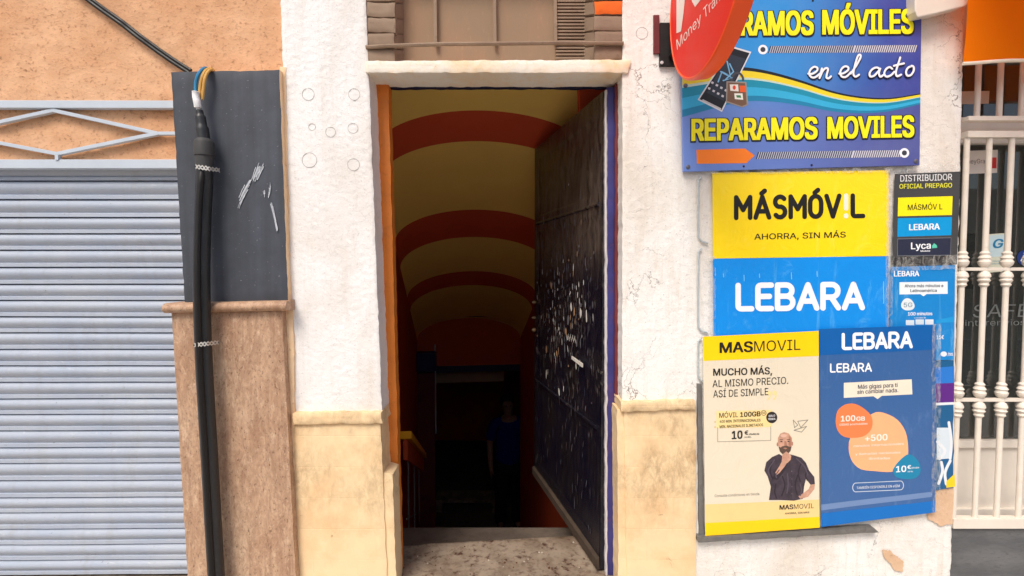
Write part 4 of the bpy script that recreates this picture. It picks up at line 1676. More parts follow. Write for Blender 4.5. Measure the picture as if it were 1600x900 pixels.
def px(l):
    return [(1020 + x / 3.214, y / 3.214) for x, y in l]


def smooth(l, n=5):
    return [(v.x, v.y) for v in curve_pts([Vector((x, y, 0)) for x, y in px(l)], n)]


script = [
    [(778, 372), (800, 372), (822, 356), (822, 342), (806, 338), (788, 352), (782, 374), (794, 390), (812, 390), (836, 372)],
    [(846, 346), (840, 370), (834, 394)], [(836, 388), (850, 358), (866, 344), (876, 350), (870, 374), (868, 392), (878, 396), (890, 386)],
    [(932, 372), (954, 370), (976, 354), (976, 340), (960, 336), (944, 348), (936, 370), (946, 388), (966, 388), (990, 366)],
    [(990, 372), (1018, 330), (1038, 292), (1036, 278), (1024, 286), (1010, 330), (1002, 372), (1012, 388), (1030, 378)],
    [(1136, 350), (1120, 342), (1100, 348), (1084, 368), (1086, 386), (1104, 384), (1124, 364), (1136, 348)], [(1136, 348), (1130, 372), (1138, 388), (1156, 376)],
    [(1196, 348), (1182, 340), (1164, 352), (1156, 374), (1168, 388), (1190, 380), (1206, 364)],
    [(1236, 292), (1224, 330), (1214, 366), (1220, 386), (1240, 378)], [(1204, 334), (1226, 328), (1254, 322)],
    [(1292, 336), (1274, 344), (1264, 364), (1270, 383), (1288, 380), (1302, 358), (1300, 338), (1290, 335)],
]
for k, l in enumerate(script):
    s_ = smooth(l)
    S_.stroke(g, [(x + .9, y + 1.1) for x, y in s_], 5.2, ink(40, 44, 80), .0012 + k * .0001)
    S_.stroke(g, s_, 3.1, WH, .0068 + k * .0006)
g.build('lettering', sg)
for x, y in ((1071, 134), (1075, 261), (1431, 252)):
    g = MB()
    g.lathe(S_.pt(x, y, 0), (0, -1, 0), [(0, .008), (.002, .008), (.0035, .005), (.0036, .001)], M_screw, 10)
    g.build('screw', sg)
for x, y in ((1162, 260), (1268, 258), (1270, 1)):
    g = MB()
    g.lathe(S_.pt(x, y, 0), (0, -1, 0), [(0, .0038), (.0012, .0038), (.0013, .001)], M_black, 10)
    g.build('screw', sg)

# ------------------------------------------------------------------ posters
PG = 'posters glued to the white wall'


def poster(label, quad, y, m, amp=.0012, seed=0, cat='poster', freq=5, rag=0, step=14):
    c = U((quad[2][0] + quad[3][0]) / 2, max(quad[2][1], quad[3][1]), y)
    t = thing('poster', label, cat, c, PG)
    sh_ = Sheet(y, amp, freq, seed)
    b_ = MB()
    sh_.grid(b_, quad, m, 0, step, .0012, rag)
    b_.build('sheet', t)
    return t, sh_



def put(sh_, parent, *a, **k):                           # one line of lettering, a part of its own
    g_ = MB()
    sh_.text(g_, *a, **k)
    return g_.build('lettering', parent)


def put_pen(sh_, parent, *a, **k):
    g_ = MB()
    pen_text(sh_, g_, *a, **k)
    return g_.build('lettering', parent)


# yellow
t, s_ = poster('yellow poster with bold black lettering MÁSMÓVIL and AHORRA, SIN MÁS', [(1113, 270), (1388, 266), (1388, 400), (1114, 404)], -.012, worn_ink('creased_yellow_print', S(255, 220, 0), S(255, 228, 90), .5), .0014, 1)
g = MB()
bk = ink(30, 28, 26)
put_pen(s_, t, 'MASMOV!L', (1150, 340.5), (1348, 337.5), 32, 7.2, bk, .0012, .30, (1, 4), {'!': ink(244, 236, 214)})
put(s_, t, 'AHORRA, SIN MÁS', (1178, 374.5), (1321, 371), 9, bk, .0012, .012)
g.build('lettering', t)
# blue
t, s_ = poster('wide bright blue poster with large white lettering LEBARA below the yellow one', [(1114, 404), (1388, 400), (1388, 520), (1115, 532)], -.0115, worn_ink('rubbed_blue_print', S(0, 142, 232), S(110, 190, 240), .5), .0014, 2)
g = MB()
wh = ink(242, 244, 246)
put_pen(s_, t, 'LEBARA', (1153, 482.5), (1347, 480.5), 36.5, 8.6, wh, .0012, .26)
for x0, y0, l in ((1162, 430, 9), (1186, 428, 6), (1236, 426, 10), (1276, 424, 8), (1130, 428, 5), (1380, 440, 34)):
    s_.stroke(g, [(x0, y0), (x0 + .4, y0 + l)], 1.2, ink(120, 196, 240), .0012)
g.build('lettering', t)
# dark list
t, s_ = poster('dark grey poster headed DISTRIBUIDOR OFICIAL PREPAGO with three coloured bars', [(1398, 272), (1500, 268), (1495, 413), (1393, 415)], -.013, ink(68, 68, 68), .0012, 3)
g = MB()
s_.grid(g, [(1403, 309), (1488, 306.5), (1487, 336), (1402.5, 338)], ink(246, 232, 10), .0006)
s_.grid(g, [(1402.5, 341), (1487, 339), (1486, 367.5), (1402, 370)], ink(0, 150, 214), .0006)
s_.grid(g, [(1402, 373), (1486, 371), (1485, 399), (1402, 400)], ink(120, 124, 130), .0005)
s_.grid(g, [(1402.6, 373.8), (1485.4, 371.8), (1484.4, 398.2), (1402.6, 399.2)], ink(42, 46, 66), .0009)
s_.grid(g, [(1394, 402), (1494, 399), (1494, 412), (1394, 414)], ink(52, 50, 50), .0005)
g.build('coloured_bars', t)
g = MB()
put(s_, t, 'DISTRIBUIDOR', (1406, 284), (1487, 281.5), 10, ink(226, 226, 224), .0014, .012)
put(s_, t, 'OFICIAL PREPAGO', (1404.5, 295), (1487, 293), 7.2, ink(226, 222, 60), .0014, .024)
put(s_, t, 'MÁSMÓV L', (1418, 328.5), (1472, 327), 8.6, ink(40, 36, 20), .0014, .012)
put(s_, t, 'LEBARA', (1420, 360), (1468, 358.5), 9.6, wh, .0014, .035)
put(s_, t, 'Lyca', (1423, 389.5), (1454, 388.5), 10.5, wh, .0014, .025)
put(s_, t, 'Mobile', (1438, 393.6), (1453, 393.2), 2.6, wh, .0014, .02)
s_.poly(g, [(1456, 388), (1456, 384), (1459, 380), (1463, 383), (1464, 387)], ink(90, 200, 170), .0014)
g.build('lettering', t)
# small blue
t, s_ = poster('narrow bright blue poster with white speech box, right of the wide LEBARA lettering', [(1391, 417), (1492, 414), (1490, 562), (1390, 566)], -.0105, worn_ink('rubbed_cyan_print', S(12, 132, 206), S(120, 190, 226), .7), .0016, 4)
g = MB()
s_.grid(g, [(1405, 441), (1480, 440), (1480, 459), (1405, 460)], ink(232, 238, 240), .0006)
s_.poly(g, [(1437, 459), (1448, 459), (1442.5, 463)], ink(232, 238, 240), .0006)
s_.ellipse(g, 1418, 476, 10.5, 9.5, ink(222, 230, 232), .0008, .3, wob=.06)
s_.grid(g, [(1415, 500), (1428, 500), (1428, 508), (1415, 508)], ink(214, 226, 234), .0006)
s_.grid(g, [(1430, 499), (1443, 499), (1443, 507), (1430, 507)], ink(214, 226, 234), .0006)
s_.grid(g, [(1445, 499), (1458, 499), (1458, 507), (1445, 507)], ink(224, 230, 236), .0006)
s_.ellipse(g, 1474, 553, 5, 4, ink(226, 232, 236), .0008)
s_.grid(g, [(1462, 500), (1491, 494), (1490, 503), (1462, 505)], ink(30, 150, 214), .0006)
g.build('printed_artwork', t)
g = MB()
put(s_, t, 'LEBARA', (1396, 432), (1436, 431.5), 8.6, wh, .0012, .035)
put(s_, t, 'Ahora más minutos a', (1413, 449), (1473, 448.4), 4.6, ink(60, 70, 90), .0014, .02)
put(s_, t, 'Latinoamérica', (1422, 456.4), (1463, 456), 4.6, ink(60, 70, 90), .0014, .02)
put(s_, t, '5G', (1411.5, 480), (1425, 479.6), 7, ink(120, 150, 170), .0016, .01)
put(s_, t, '100 minutos', (1418, 493), (1456, 492.4), 5.2, wh, .0012, .03)
put(s_, t, 'a móviles de', (1428, 497.6), (1446, 497.4), 2.2, wh, .0012, .01)
put(s_, t, '15€', (1462.5, 530), (1474, 529.6), 6, wh, .0012, .02)
put(s_, t, '/mes', (1480, 556), (1488, 555.6), 6, wh, .0012, .01)
g.build('lettering', t)
# remains under it
t, s_ = poster('torn poster strip, purple above and blue with white scribbles below, near the grille', [(1440, 566), (1490, 562), (1489, 762), (1440, 768)], -.0105, ink(22, 92, 140), .0016, 5, rag=3)
g = MB()
s_.grid(g, [(1440, 576), (1490, 572), (1490, 598), (1440, 600)], ink(40, 120, 206), .0006)
s_.grid(g, [(1440, 600), (1490, 598), (1490, 628), (1440, 630)], ink(92, 34, 130), .0006)
s_.grid(g, [(1440, 630), (1490, 628), (1490, 632), (1440, 634)], ink(226, 232, 236), .0006)
s_.grid(g, [(1463, 668), (1484, 668), (1484, 716), (1463, 718)], ink(210, 222, 230), .0006)
for pts in ([(1466, 755), (1472, 736), (1470, 722)], [(1478, 756), (1476, 738), (1484, 720)], [(1464, 690), (1476, 704), (1468, 716)], [(1482, 660), (1486, 690), (1484, 716)]):
    s_.stroke(g, [(v.x, v.y) for v in curve_pts([Vector((x, y, 0)) for x, y in pts], 4)], 4.5, ink(226, 230, 234), .0009 + pts[0][0] * 1e-7)
s_.poly(g, [(1478, 752), (1491, 740), (1492, 760), (1478, 762)], ink(240, 206, 30), .0012)
g.build('printed_artwork', t)

# cream poster with a man
t, s_ = poster('cream poster with yellow band MASMOVIL and a photo of a bald bearded man', [(1098, 526), (1279, 517), (1280, 824), (1102, 837)], -.021, worn_ink('aged_cream_paper', S(228, 216, 192), S(236, 216, 176), .7), .0016, 6)
g = MB()
s_.grid(g, [(1098, 526), (1279, 517), (1279, 556), (1099, 564)], ink(252, 208, 0), .0006)
s_.grid(g, [(1101.5, 788), (1279.5, 780), (1280, 808), (1102, 818)], ink(240, 206, 140), .0006)
s_.grid(g, [(1102, 817), (1280, 807), (1280, 824), (1102, 837)], ink(252, 206, 6), .0009)
s_.grid(g, [(1119, 642), (1206, 640), (1206, 667), (1119, 669)], ink(244, 216, 150), .0006)
for a, c in (((1121, 668), (1121, 690)), ((1121, 690), (1204, 688)), ((1204, 688), (1204, 666))):
    s_.stroke(g, [a, c], .8, ink(150, 140, 120), .0007 + a[0] * 1e-8 + c[1] * 1e-8)
s_.ellipse(g, 1205.5, 652, 8.6, 9, ink(40, 34, 32), .001)
s_.ring(g, 1193, 645, 4.2, 3.4, ink(70, 60, 50), .0012)
for px_, py_ in ((1117, 659), (1117, 667)):
    s_.ellipse(g, px_, py_, 1.6, 1.4, ink(214, 190, 140), .0012)
for bx in (1201, 1210):                                  # faded quotation marks
    s_.ellipse(g, bx, 614, 3.6, 3.6, ink(240, 216, 150), .0008)
    s_.stroke(g, [(bx + 2.4, 615), (bx + 1.6, 620), (bx - 1.5, 624)], 2.2, ink(240, 216, 150), .0010 + bx * 1e-8)
for seg in ([(1239, 656), (1246, 664), (1241, 668), (1239, 656)], [(1246, 658), (1262, 656), (1251, 668), (1246, 658)], [(1240, 672), (1260, 666), (1252, 675), (1240, 672)]):
    for a, c in zip(seg, seg[1:]):
        s_.stroke(g, [a, c], .9, ink(120, 112, 100), .0008 + a[0] * 1e-8 + c[1] * 2e-8)
# the man: a printed figure
sk, shd, hairc, shirt_, shirt_d = (paint('printed_' + n_, S(*c_), .45, v_, sc_, .4, .1) for n_, c_, v_, sc_ in (('skin', (198, 152, 128), .22, 45), ('skin_shade', (170, 120, 98), .15, 60), ('beard', (92, 72, 62), .3, 160), ('shirt', (64, 55, 64), .4, 38), ('shirt_fold', (48, 41, 50), .35, 60)))
s_.poly(g, [(1201, 781), (1204, 760), (1199, 744), (1194, 735), (1197, 722), (1206, 714), (1217, 709), (1223, 713), (1230, 709), (1240, 711), (1252, 715), (1259, 723), (1264, 735), (1272, 745), (1273, 757), (1266, 757), (1259, 748), (1256, 760), (1254, 779), (1240, 782), (1220, 781)], shirt_, .0010)
s_.poly(g, [(1206, 748), (1213, 736), (1221, 726), (1227, 720), (1231, 725), (1224, 738), (1214, 750)], shirt_d, .0012)
s_.poly(g, [(1211, 738), (1218, 727), (1222, 719), (1227, 716), (1231, 720), (1226, 728), (1218, 738), (1213, 742)], sk, .0015)
s_.poly(g, [(1221, 720), (1222, 710), (1228, 705), (1232, 708), (1236, 712), (1235, 718), (1230, 723)], sk, .0017)
s_.poly(g, [(1266, 757), (1273, 756), (1272, 764), (1262, 776), (1250, 779), (1247, 775), (1255, 770), (1263, 764)], sk, .0015)
s_.poly(g, [(1215, 693), (1215, 684), (1219, 677), (1225, 675), (1232, 677), (1237, 684), (1237, 694), (1235, 703), (1230, 709), (1224, 710), (1218, 704)], sk, .0014)
s_.poly(g, [(1216, 697), (1219, 699), (1222, 697), (1229, 696), (1234, 698), (1236.5, 697), (1235, 704), (1230, 710), (1224, 711), (1218, 705)], hairc, .0016)
s_.poly(g, [(1223, 700), (1226, 699), (1230, 700), (1227, 702)], shd, .0018)
s_.poly(g, [(1225, 689), (1228, 689), (1229.5, 696), (1225, 696.5)], shd, .0016)
for ex in (1220.5, 1231.5):
    s_.ellipse(g, ex, 689.5, 1.8, .9, ink(50, 38, 34), .0018)
    s_.stroke(g, [(ex - 2.4, 686.8), (ex + 2.2, 686.2)], 1.0, hairc, .0018)
s_.ellipse(g, 1214.6, 694, 1.4, 3.2, shd, .0013)
s_.ellipse(g, 1237.6, 693, 1.2, 3.2, shd, .0013)
for k_ in range(4):
    s_.stroke(g, [(1223 + k_ * 2.5, 709.5), (1224.5 + k_ * 2.4, 715.5)], .5, shd, .0019)
fold, lite = ink(40, 33, 42), ink(88, 78, 90)
for k_, pts in enumerate(([(1206, 722), (1203, 736), (1207, 748)], [(1252, 722), (1247, 738), (1250, 752)], [(1222, 744), (1226, 758), (1221, 774)], [(1246, 742), (1242, 758), (1245, 772)], [(1262, 735), (1258, 742), (1261, 750)], [(1212, 756), (1210, 768), (1213, 778)])):
    s_.stroke(g, [(v.x, v.y) for v in curve_pts([Vector((x, y, 0)) for x, y in pts], 4)], 2.0, fold, .00130 + k_ * .00002)
for k_, pts in enumerate(([(1210, 718), (1200, 734), (1202, 742)], [(1244, 716), (1256, 728), (1262, 742)], [(1230, 740), (1231, 756), (1229, 770)], [(1250, 756), (1252, 766), (1250, 774)], [(1217, 734), (1212, 742), (1213, 746)])):
    s_.stroke(g, [(v.x, v.y) for v in curve_pts([Vector((x, y, 0)) for x, y in pts], 4)], 1.6, lite, .00145 + k_ * .00002)
s_.poly(g, [(1232, 680), (1236, 685), (1236.5, 694), (1234, 700), (1231.5, 694), (1232, 687)], shd, .00150)
s_.ellipse(g, 1224, 680.5, 5, 2.6, ink(220, 178, 156), .00150)
s_.ellipse(g, 1219.5, 694, 2.2, 1.8, ink(212, 158, 136), .00150)
for yb_ in (736, 748, 760, 771):
    s_.ellipse(g, 1236.5, yb_, .9, .9, ink(110, 100, 108), .0013)
s_.stroke(g, [(1233, 722), (1236, 740), (1236, 778)], .7, shirt_d, .0013)
g.build('printed_artwork', t)
g = MB()
put(s_, t, 'MAS', (1124, 551.5), (1176, 549.5), 16.5, bk, .0014, .034)
put(s_, t, 'MOVIL', (1178, 549.4), (1250, 546.4), 16.3, bk, .0014, -.006)
put(s_, t, 'MUCHO MÁS,', (1114, 587), (1206, 584.5), 11, bk, .0012, .028)
put(s_, t, 'AL MISMO PRECIO.', (1113, 605), (1231, 599.5), 11, bk, .0012, .004)
put(s_, t, 'ASÍ DE SIMPLE', (1114, 621), (1200, 617), 11, bk, .0012, .004)
put(s_, t, 'MÓVIL', (1123.5, 652.5), (1153, 651.5), 7.6, bk, .0014, .008)
put(s_, t, '100GB', (1156, 651.5), (1188, 650), 7.6, bk, .0014, .035)
put(s_, t, '400 MIN. INTERNACIONALES', (1124, 660.4), (1188, 658.2), 4.2, bk, .0014, .02)
put(s_, t, 'MIN. NACIONALES ILIMITADOS', (1124, 668.6), (1192, 665.6), 4.2, bk, .0014, .02)
put(s_, t, '10', (1143, 686), (1160, 685), 12.6, bk, .0014, .04)
put(s_, t, '€', (1163, 679), (1169, 678.8), 6.4, bk, .0014, .03)
put(s_, t, '/MES', (1169.6, 679.6), (1186, 679), 2.4, bk, .0014, .02)
put(s_, t, 'IVA INCL.', (1163, 684), (1174, 683.6), 2.2, bk, .0014, .02)
put(s_, t, 'SOLO', (1200.5, 651.4), (1210.5, 650.6), 3.2, wh, .0014, .02)
put(s_, t, 'TIENDA', (1199.5, 656.4), (1211, 655.6), 3.0, wh, .0014, .02)
put(s_, t, '5G', (1190.8, 646.6), (1195.4, 646.2), 3.2, bk, .0014, .02)
put(s_, t, 'Consulta condiciones en tienda.', (1116.5, 776.5), (1187, 773), 4.0, ink(110, 104, 96), .0012, .0)
put(s_, t, 'MAS', (1217.5, 796.2), (1239, 795), 7.4, bk, .0014, .034)
put(s_, t, 'MOVIL', (1240, 795), (1271, 793.4), 7.3, bk, .0014, -.006)
put(s_, t, 'AHORRA, SIN MÁS', (1226, 803.4), (1264, 801.4), 2.8, bk, .0014, .02)
g.build('lettering', t)

# tall blue poster
t, s_ = poster('tall dusty blue poster with orange blobs, under a LEBARA header band', [(1280, 514), (1462, 508), (1461, 800), (1283, 823)], -.022, worn_ink('dusty_blue_print', S(50, 96, 154), S(92, 128, 176), .6), .0018, 7)
g = MB()
s_.grid(g, [(1280, 514), (1462, 508), (1462, 546), (1280.5, 555)], ink(4, 92, 166), .0006)
s_.grid(g, [(1283, 802), (1461, 782), (1461, 800), (1283, 823)], ink(0, 108, 190), .0006)
s_.grid(g, [(1282.5, 788), (1455, 768), (1455, 776), (1282.5, 797)], ink(110, 138, 182), .0005)
s_.grid(g, [(1318, 598), (1424, 592.5), (1425, 616), (1318, 621.5)], ink(236, 226, 206), .0006)
s_.poly(g, [(1364, 618.8), (1378, 618), (1371, 623.6)], ink(236, 226, 206), .0007)
blob = [(1326, 690), (1336, 668), (1352, 654), (1368, 644), (1384, 646), (1402, 656), (1414, 674), (1418, 696), (1417, 716), (1408, 730), (1392, 737), (1368, 736), (1345, 733), (1332, 722), (1326, 706)]
blob = [(v.x, v.y) for v in curve_pts([Vector((x, y, 0)) for x, y in blob + blob[:1]], 3)][:-1]
s_.blob(g, blob, ink(250, 178, 128), .0008)
blob = [(1305, 658), (1308, 642), (1320, 632), (1336, 631), (1352, 640), (1362, 652), (1362, 668), (1352, 680), (1336, 684), (1318, 682), (1308, 672)]
blob = [(v.x, v.y) for v in curve_pts([Vector((x, y, 0)) for x, y in blob + blob[:1]], 3)][:-1]
s_.blob(g, blob, ink(236, 130, 76), .0011)
blob = [(1394, 734), (1402, 722), (1416, 710), (1426, 712), (1436, 724), (1437, 738), (1428, 747), (1412, 748), (1398, 744)]
blob = [(v.x, v.y) for v in curve_pts([Vector((x, y, 0)) for x, y in blob + blob[:1]], 3)][:-1]
s_.blob(g, blob, ink(20, 130, 170), .0013)
oc = arc(1337, 761.5, 5, 7, 100, 260, 8) + arc(1406, 758, 5, 7, -80, 80, 8)
for a, c in zip(oc, oc[1:] + oc[:1]):
    s_.stroke(g, [a, c], 1.0, ink(206, 216, 228), .0006 + a[0] * 1e-8 + a[1] * 2e-8)
g.build('printed_artwork', t)
g = MB()
put_pen(s_, t, 'LEBARA', (1317, 544.5), (1423, 541.5), 22, 5.0, wh, .0014, .26)
put_pen(s_, t, 'LEBARA', (1297.5, 581), (1360.5, 579.5), 12, 2.4, wh, .0012, .28)
dk = ink(52, 56, 76)
put(s_, t, 'Más gigas para ti', (1340, 607.5), (1402, 604.5), 6.4, dk, .0014, .018)
put(s_, t, 'sin cambiar nada.', (1339, 615.5), (1403, 612.5), 6.4, dk, .0014, .018)
ck = ink(250, 236, 222)
put(s_, t, '100', (1313, 658.5), (1336, 657.5), 9, ck, .0018, .03)
put(s_, t, 'GB', (1337.5, 657.5), (1351, 657), 6.6, ck, .0018, .03)
put(s_, t, 'GIGAS acumulables', (1311, 665), (1355, 663), 3.2, ck, .0018, .01)
put(s_, t, '+500', (1351, 689.5), (1386, 687.5), 10, ck, .0016, .03)
put(s_, t, 'minutos internacionales', (1333, 698.5), (1411, 694.5), 3.6, ck, .0016, .005)
put(s_, t, 'y llamadas nacionales', (1336, 711), (1406, 708), 3.6, ck, .0016, .005)
put(s_, t, 'ilimitadas', (1357, 718), (1390, 717), 3.6, ck, .0016, .005)
put(s_, t, '10', (1399, 737.5), (1415, 736.5), 9.6, wh, .002, .03)
put(s_, t, '€', (1416.5, 732.5), (1422.5, 732), 6, wh, .002, .03)
put(s_, t, '/28 días', (1422.8, 732), (1435, 731), 2.6, wh, .002, .01)
put(s_, t, 'IVA inc.', (1417, 737.5), (1426, 737), 2.2, wh, .002, .01)
put(s_, t, 'TAMBIÉN DISPONIBLE EN eSIM', (1338, 764), (1405, 760.5), 3.8, ink(222, 228, 236), .0012, .008)
g.build('lettering', t)

M_clear, nt_, b_m = mat('clear_tape')
nt_.nodes.remove(b_m)
tr_ = N(nt_, 'ShaderNodeBsdfTransparent')
pb_ = N(nt_, 'ShaderNodeBsdfPrincipled')
pb_.inputs['Base Color'].default_value = S(214, 212, 204)
pb_.inputs['Roughness'].default_value = .2
ff_, hh_ = noise_fac(nt_, coords(nt_, 1, 1, .5), 40, .42, .7, 6, .7, 1.5)
bump(nt_, pb_, hh_, .6, .003)
mx_ = N(nt_, 'ShaderNodeMixShader')
nt_.links.new(mul(nt_, ff_, .55), mx_.inputs[0])
nt_.links.new(tr_.outputs[0], mx_.inputs[1])
nt_.links.new(pb_.outputs[0], mx_.inputs[2])
nt_.links.new(mx_.outputs[0], nt_.nodes['Material Output'].inputs[0])
for lab, q4 in (('clear crinkled tape strip down the gap right of the wide yellow and blue posters', [(1384, 264), (1396, 264), (1394, 520), (1383, 522)]),
                ('clear tape strip across the bottom of the dark distributor poster', [(1388, 402), (1497, 398), (1495, 420), (1388, 424)]),
                ('clear film strip along the top of the yellow poster under the shop sign', [(1104, 264), (1500, 256), (1500, 268), (1104, 272)]),
                ('clear tape strip along the left edge of the wide blue poster', [(1106, 400), (1118, 400), (1118, 524), (1106, 526)]),
                ('clear tape strip on the right edge of the tall dusty blue poster', [(1456, 506), (1470, 506), (1469, 796), (1455, 802)])):
    ts = Sheet(-.0165 if 'tall' not in lab else -.0265, .0012, 9, q4[0][1])
    tb = MB()
    ts.grid(tb, q4, M_clear, 0, 8, None, 2)
    tag(tb.build('tape_strip'), lab, 'tape', 'clear tape over the posters')

# metal ledge and clear holders round the posters
fr = thing('metal_ledge', 'grey metal ledge strip under the cream poster with a side rail', 'ledge', (U(1230, 838, -.02).x, -.02, U(1230, 842, -.02).z))
b = MB()
rough_slab(b, [(1091, 840), (1366, 825), (1373, 832), (1092, 848)], -.03, .028, M_steel, .01, .0012, 20, .002, 71)
b.build('bottom_rail', fr)
b = MB()
rough_slab(b, [(1090, 600), (1097, 600), (1101, 838), (1093, 840)], -.013, .012, M_steel, .01, .001, 20, .002, 72)
b.build('side_rail', fr)
for y0, y1 in ((272, 380), (384, 520), (524, 598)):
    b = MB()
    w = Sheet(-.009)
    pts = [(1096, y0 + 4), (1091, y0 + 10), (1090.5, (y0 + y1) / 2), (1091, y1 - 10), (1096, y1 - 3), (1106, y1)]
    b.tube([U(x, y, -.009) for x, y in pts], .0035, M_plastic, 8)
    tag(b.build('plastic_clip', fr), None)

# ------------------------------------------------------------------ round projecting lightbox
DX = .557
cz = .865 + H
rs = thing('round_sign', 'round red and orange lightbox sign jutting out from the wall', 'sign', (DX + .02, -.345, cz - .295))
M_disc = paint('red_sign_face', S(232, 34, 12), .4, .04, 5, .2, .03)
M_rim = paint('orange_sign_rim', S(246, 84, 16), .35, .04, 8, .4, .03)
C = Vector((DX, -.345, cz))
RR = .292
b = MB()
b.lathe(C + Vector((.048, 0, 0)), (-1, 0, 0), [(0, RR - .01), (.002, RR - .004), (.046, RR), (.05, RR - .003), (.051, RR - .009), (.0475, RR - .011)], M_rim, 72)
b.build('rim', rs)
b = MB()
n = 72
b.add([C + Vector((-.0005, (RR - .0105) * math.cos(2 * math.pi * k / n), (RR - .0105) * math.sin(2 * math.pi * k / n))) for k in range(n)], [tuple(range(n))], M_disc)
b.build('face', rs)


class XSheet(Sheet):
    def pt(s, px, py, lift=0.0):
        return UP(px, py, Vector((DX - .0005 - lift, 0, 0)), Vector((1, 0, 0)))


xs_ = XSheet(0)


def xpoly(mb, pts, m, lift):
    vs_ = [xs_.pt(x, y, lift) for x, y in pts]
    tri = tessellate_polygon([[Vector((p[0], p[1], 0)) for p in pts]])
    mb.add(vs_, [tuple(t) for t in tri], m)


b = MB()
M_sw = paint('sign_white', S(240, 226, 216), .35, .03)
xpoly(b, [(1057, 52), (1064, 49), (1068, 20), (1072, -20), (1064, -40), (1057, -10)], M_sw, .001)
xpoly(b, [(1079, -40), (1095, -40), (1096, -2), (1086, 11), (1081, 2)], M_sw, .001)
b.build('emblem', rs)
b = MB()
vs_, fs_, x0, x1, ch = text_mesh('Money Transfer', -.004)
bl, br, cap = (1058, 78), (1148, -26), 15
out = []
for x, y in vs_:
    u = (x - x0) / (x1 - x0)
    q = lerp(bl, br, u)
    h_ = y / ch * cap * (1 + .1 * u)
    out.append(xs_.pt(q[0] + h_ * -.10, q[1] - h_ * 1.0 + 0 * u, .001))
b.add(out, fs_, M_sw)
b.build('lettering', rs)
b = MB()
f = [U(1030, 38, -.006), U(1058, 38, -.006), U(1058, 104, -.006), U(1030, 104, -.006)]
b.hexa([p + Vector((0, -.012, 0)) for p in f], [Vector((p.x, -.002, p.z)) for p in f], M_black)
b.tube([Vector((DX + .022, -.06, cz - .1)), Vector((DX + .022, -.004, cz - .1))], .015, M_black, 10)
b.build('bracket', rs)
b = MB()
b.lathe(U(1034, 98, -.019), (0, -1, 0), [(0, .006), (.002, .006), (.003, .003)], M_chip, 10)
b.build('screw', rs)
# remnant of an older bracket
b = MB()
f = [U(1021, 24, -.006), U(1030, 24, -.006), U(1030, 84, -.006), U(1021, 84, -.006)]
b.hexa([p + Vector((0, -.003, 0)) for p in f], [p + Vector((0, .004, 0)) for p in f], M_maroon)
tag(b.build('old_bracket_plate'), 'narrow dark maroon plate on the white wall beside the round sign', 'plate')

# ------------------------------------------------------------------ awning and its cassette
aw = thing('awning', 'bright orange cloth awning flap with a cream hem hanging at the top right', 'awning', (2.2, -.1, U(1560, 95, -.1).z))
ay = -.10
b = MB()
NX, NZ = 60, 16
a0, a1 = U(1517, -62, ay), U(1523, 91, ay)
vs_ = []
for j in range(NZ + 1):
    for i in range(NX + 1):
        u, v = i / NX, j / NZ
        p_ = a0.lerp(a1, v)
        x = p_.x + u * 1.9
        vs_.append((x, ay + .014 * v * math.sin(x * 17) + .006 * nz(x * 8, v * 2, 4) + .03 * v, p_.z))
fs_ = [(j * (NX + 1) + i, (j + 1) * (NX + 1) + i, (j + 1) * (NX + 1) + i + 1, j * (NX + 1) + i + 1) for j in range(NZ) for i in range(NX)]
b.add(vs_, fs_, M_awning, True)
b.build('flap', aw)
b = MB()
last_ = vs_[-(NX + 1):]
b.tube([Vector(p) for p in last_], .006, M_awning_w, 8)
b.build('hem', aw)
b = MB()
xa, xb_ = U(1434, 0, 0).x, 3.4
b.add([(xa, -.004, 2.86), (xb_, -.004, 2.86), (xb_, -.62, 2.62), (xa, -.62, 2.62)], [(0, 1, 2, 3)], M_awning)
b.add([(p_[0], p_[1], p_[2]) for p_ in vs_[:NX + 1]] + [(p_[0], -.01, 2.84) for p_ in vs_[:NX + 1]], [(k, k + 1, NX + 2 + k, NX + 1 + k) for k in range(NX)], M_awning, True)
b.build('canopy', aw)
b = MB()
pts = [(1429, -62), (1522, -62), (1519, 4), (1508, 9), (1462, 21), (1434, 27), (1430, 18)]
f = [U(x, y, -.06) for x, y in pts]
n = len(f)
k_ = [Vector((p.x, -.004, p.z + .006)) for p in f]
b.add(f + k_, [tuple(range(n - 1, -1, -1)), tuple(range(n, 2 * n))] + [(i, (i + 1) % n, n + (i + 1) % n, n + i) for i in range(n)], M_frame)
cs = b.build('awning_bracket', None, .004)
tag(cs, 'white painted metal awning bracket at the top edge beside the orange flap', 'bracket')
# ------------------------------------------------------------------ shop entrance on the right
XR = U(1505, 130, 0).x
rs_ = MB()
zf = U(1550, 824, .03).z
rs_.box((XR - .06, .03, 0), (4.5, .9, zf - .004), M_slatestep)
tag(rs_.build('shop_step', None, .004), 'dark grey veined stone step under the white security grille', 'step')
sd_ = thing('glass_door', 'white framed glass shop door with kick panel behind the security grille', 'glass door', (2.4, .11, zf))
yd = .11
b = MB()
xl = XR - .25
zk0, zk1 = U(1550, 700, yd).z, U(1550, 212, yd).z
zt0 = U(1550, 95, yd).z
b.box((xl, yd, zf), (4.4, yd + .05, zf + .03), M_frame)
b.box((xl, yd, zk0), (4.4, yd + .05, zk0 + .03), M_frame)
b.box((xl, yd - .004, zk1 - .03), (4.4, yd + .05, zk1 + .07), M_frame)
b.box((xl, yd - .002, zt0), (4.4, yd + .05, zt0 + .06), M_frame)
b.box((xl - .05, yd + .001, zf), (xl, yd + .051, 3), M_frame)
b.box((3.2, yd - .003, zf + .03), (3.28, yd + .05, 3), M_frame)
b.build('frame', sd_, .002)
b = MB()
b.box((xl, yd + .015, zf + .03), (4.4, yd + .03, zk0), M_frame)
b.build('kick_panel', sd_)
b = MB()
